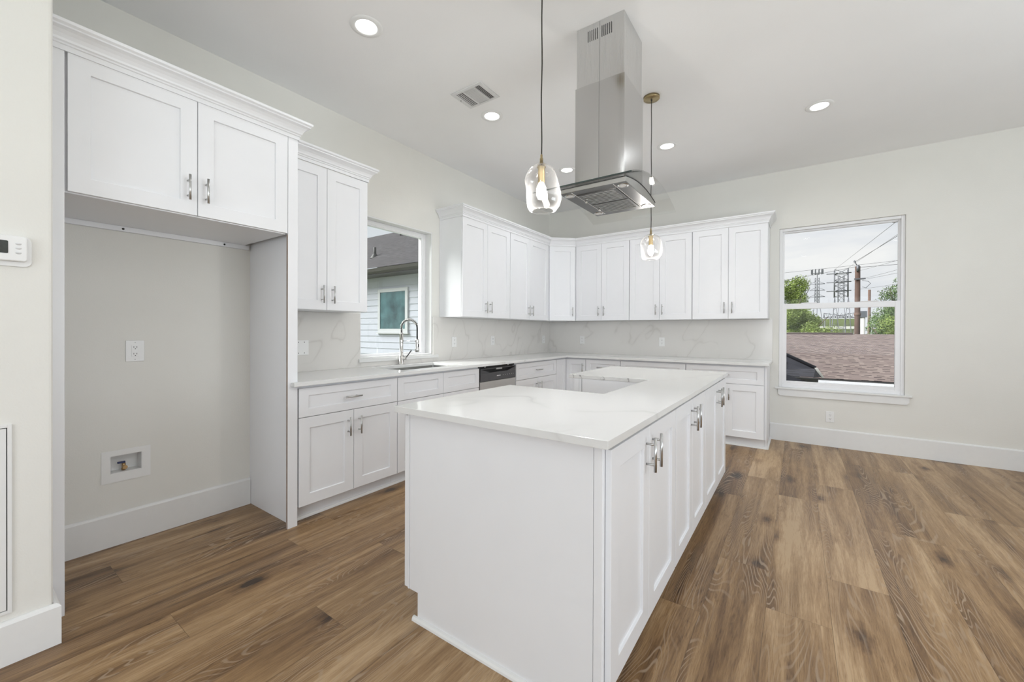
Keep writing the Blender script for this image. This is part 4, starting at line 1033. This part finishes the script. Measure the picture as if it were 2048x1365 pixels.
    tree('dense green tree at the lower right of the tall window', 6.75, 17.5, 2.40, 1.45, 3.2, 'leaf2', 26000, .040, seed=14)
    tree('bright green tree beside the second utility pole', 6.35, 15, 1.75, .95, 1.9, 'leaf1', 11000, .033, seed=17)
    # poles
    root = thing('utility_pole', 'thick weathered utility pole with fittings in the tall window', 'utility pole', (5.515, 20, -3.2))
    b = MB(); b.tube([(0, 0, 0), (0, 0, 7.6)], [.13, .10], 12); b.build('pole', 'pole', root)
    b = MB(); b.tube([(0, -.12, 7.35), (0, -.12, 7.65)], .06, 8); b.tube([(0, 0, 7.6), (-.12, 0, 7.85)], .02, 6); b.lathe([(.06, 7.82), (.02, 7.9)], c=(-.12, 0, 0), n=8); b.build('insulator', 'galv', root)
    b = MB(); b.box((-.14, -.16, 6.95), (.28, -.12, 7.02)); b.tube([(.16, -.1, 6.9), (.38, -.1, 6.85), (.46, -.1, 6.75), (.30, -.1, 6.55), (.16, -.1, 6.6)], .012, 6); b.build('bracket', 'galv', root)
    b = MB(); b.lathe([(.10, 5.22), (.135, 5.25), (.13, 5.34), (.105, 5.38)], n=10); b.build('cable_coil', 'pole2', root)
    root = thing('utility_pole', 'slimmer shorter brown pole right of the thick one', 'utility pole', (6.145, 22, -3.2))
    b = MB(); b.tube([(0, 0, 0), (.02, 0, 6.62)], [.07, .055], 10); b.build('pole', 'pole2', root)
    b = MB(); b.tube([(-.08, 0, 2.5), (-.55, -.2, 5.0)], .012, 5); b.tube([(.03, 0, 4.8), (-.10, -.1, 3.7)], .012, 5); b.build('guy_wire', 'galv', root)
    root = thing('white_stack', 'white post with a dark slate cap between the two poles', 'post', (6.14, 24.4, -3.2))
    b = MB(); b.tube([(0, 0, 0), (0, 0, 5.35)], .115, 12); b.build('post', 'concrete', root)
    b = MB(); b.box((-.16, -.15, 5.28), (.18, .15, 5.62)); b.build('cap', 'slate', root)
    # lattice pylon
    def lattice(root, x0, x1, z0, z1, n, d, r_, mat='galv', taper=0):
        b = MB()
        for i in range(n):
            a = z0+(z1-z0)*i/n; c = z0+(z1-z0)*(i+1)/n
            b.tube([(x0, 0, a), (x1, 0, c)], r_*.6, 4, caps=False); b.tube([(x1, 0, a), (x0, 0, c)], r_*.6, 4, caps=False); b.tube([(x0, 0, a), (x1, 0, a)], r_*.5, 4, caps=False)
        for x in (x0, x1):
            for y in (0, d): b.tube([(x, y, z0), (x, y, z1)], r_, 5)
        b.build('lattice', mat, root); 
    root = thing('transmission_tower', 'wide lattice transmission tower in the middle of the tall window', 'tower', (7.65, 60, -3.2))
    lattice(root, -.67, .67, 8.9, 12.4, 5, 1.2, .045); lattice(root, -.28, .28, 8.0, 11.6, 7, 1.2, .03)
    b = MB()
    for s in (-1, 1):
        b.tube([(s*.67, 0, 8.9), (s*.95, 0, 4.5), (s*1.25, 0, 0)], .05, 5); b.tube([(s*.67, 0, 8.9), (s*.2, 0, 4.6), (s*1.1, 0, 0)], .035, 5)
        b.tube([(s*.28, 0, 8.0), (s*.45, 0, 4.5)], .03, 5)
    for i in range(6): b.tube([(-.75-.09*i, 0, 8.3-1.4*i), (.8+.09*i, 0, 7.3-1.4*i)], .025, 4); b.tube([(.75+.09*i, 0, 8.3-1.4*i), (-.8-.09*i, 0, 7.3-1.4*i)], .025, 4)
    b.build('legs', 'galv', root)
    for z in (11.85, 10.75, 9.65):
        b = MB(); b.tube([(-1.5, 0, z), (.95, 0, z+.03)], .06, 6); b.tube([(-.67, 0, z-.02), (-.4, 0, z+.02)], .11, 6); b.build('cross_arm', 'galv', root)
    root = thing('cell_tower', 'narrow lattice tower with a ring of antennas left of the wide one', 'tower', (5.82, 80, -3.2))
    lattice(root, -.28, .28, 9.3, 13.6, 8, .8, .04)
    b = MB(); b.tube([(0, 0, 9), (0, 0, 14.2)], .05, 6)
    for s in (-1, 1): b.tube([(s*.28, 0, 9.4), (s*.85, 0, 5.5), (s*1.5, 0, 0)], .06, 5)
    b.tube([(0, 0, 0), (0, 0, 9)], .05, 5); b.build('mast', 'galv', root)
    for z in (12.55, 11.5, 10.4):
        b = MB(); b.tube([(-1.05, 0, z), (1.05, 0, z)], .05, 5); b.tube([(-1.05, 0, z), (-.28, 0, z+.4)], .025, 4); b.tube([(1.05, 0, z), (.28, 0, z+.4)], .025, 4); b.build('cross_arm', 'galv', root)
    b = MB()
    for k in range(10): a = k/10*6.283; b.box((.78*math.cos(a)-.07, .78*math.sin(a)-.05, 14.2), (.78*math.cos(a)+.07, .78*math.sin(a)+.05, 15.0))
    b.tube([(.75*math.cos(k/12*6.283), .75*math.sin(k/12*6.283), 14.35) for k in range(13)], .04, 5); b.tube([(.75, 0, 14.3), (-.75, 0, 14.3)], .04, 5); b.build('antenna_ring', 'galv', root)
    # gantry and bridge
    root = thing('sign_gantry', 'lattice road gantry low behind the towers', 'gantry', (7.6, 62, -3.2))
    lattice(root, -1.6, 1.6, 6.35, 6.95, 1, .5, .05)
    b = MB()
    for i in range(8): b.tube([(-1.6+.4*i, 0, 6.35), (-1.4+.4*i, 0, 6.95), (-1.2+.4*i, 0, 6.35)], .03, 4)
    for x in (-1.5, -.95, .6): b.tube([(x, 0, 0), (x, 0, 6.4)], .06, 5)
    b.build('truss', 'galv', root)
    root = thing('overpass', 'pale road overpass far behind the towers', 'bridge', (8.7, 90, -3.2))
    loc_to(MB().box((4.4, 90, 1.9), (13, 93, 2.35)).build('deck', 'concrete'), root)
    for x in (5.2, 8.0, 11.5): loc_to(MB().box((x, 90.5, -3.2), (x+.6, 92.5, 1.9)).build('pier', 'concrete'), root)
    o = MB().box((5.6, 96, -3.2), (12.4, 99, 3.9)).build('embankment', 'ground'); tag(o, 'dark green distant embankment rising above the overpass', 'embankment')
    # wires
    k_ = 0
    def wire(label, a, c, sag=.15, rad=.012):
        A, B_ = Vector(a), Vector(c); b = MB()
        b.tube([A.lerp(B_, i/12)+Vector((0, 0, -sag*4*(i/12)*(1-i/12))) for i in range(13)], rad, 5, caps=False)
        o = b.build('power_line', 'wire'); tag(o, label, 'wire', 'overhead power lines')
    wl = 'thin overhead power line crossing the sky in the tall window'
    # each line runs in real depth between the poles, towers and supports outside the frame
    wire(wl, (5.40, 20, 4.62), (7.6, 6.5, 5.2), .0, .009)
    wire(wl, (7.0, 60, 9.2), (7.1, 6.0, 5.6), .0, .010)
    wire(wl, (8.3, 60, 9.3), (7.9, 6.5, 5.7), .0, .010)
    wire(wl, (-6, 30, 5.2), (16, 22, 5.35), .10, .009)
    wire(wl, (-6, 32, 4.2), (5.5, 20, 4.40), .12, .009)
    wire(wl, (5.5, 20, 4.35), (16, 22, 5.0), .08, .009)
    wire(wl, (8.8, 60, 8.7), (12.5, 16, 6.2), .2, .012)
    wire(wl, (8.8, 60, 7.6), (12.0, 16, 5.0), .2, .012)
    wire(wl, (8.8, 60, 6.5), (12.0, 16, 4.3), .2, .012)
    wire(wl, (9.2, 80, 9.3), (12.2, 17, 5.6), .2, .013)
    root = thing('street_lamp', 'grey metal street lamp arm at the top right of the tall window', 'street lamp', (6.05, 12, -3.2))
    loc_to(MB().tube([(5.62, 12, 4.75), (6.55, 12, 4.83)], .04, 8).build('arm', 'galv'), root)
    loc_to(MB().tube([(6.55, 12, -3.2), (6.55, 12, 4.9)], .07, 8).build('pole', 'galv'), root)
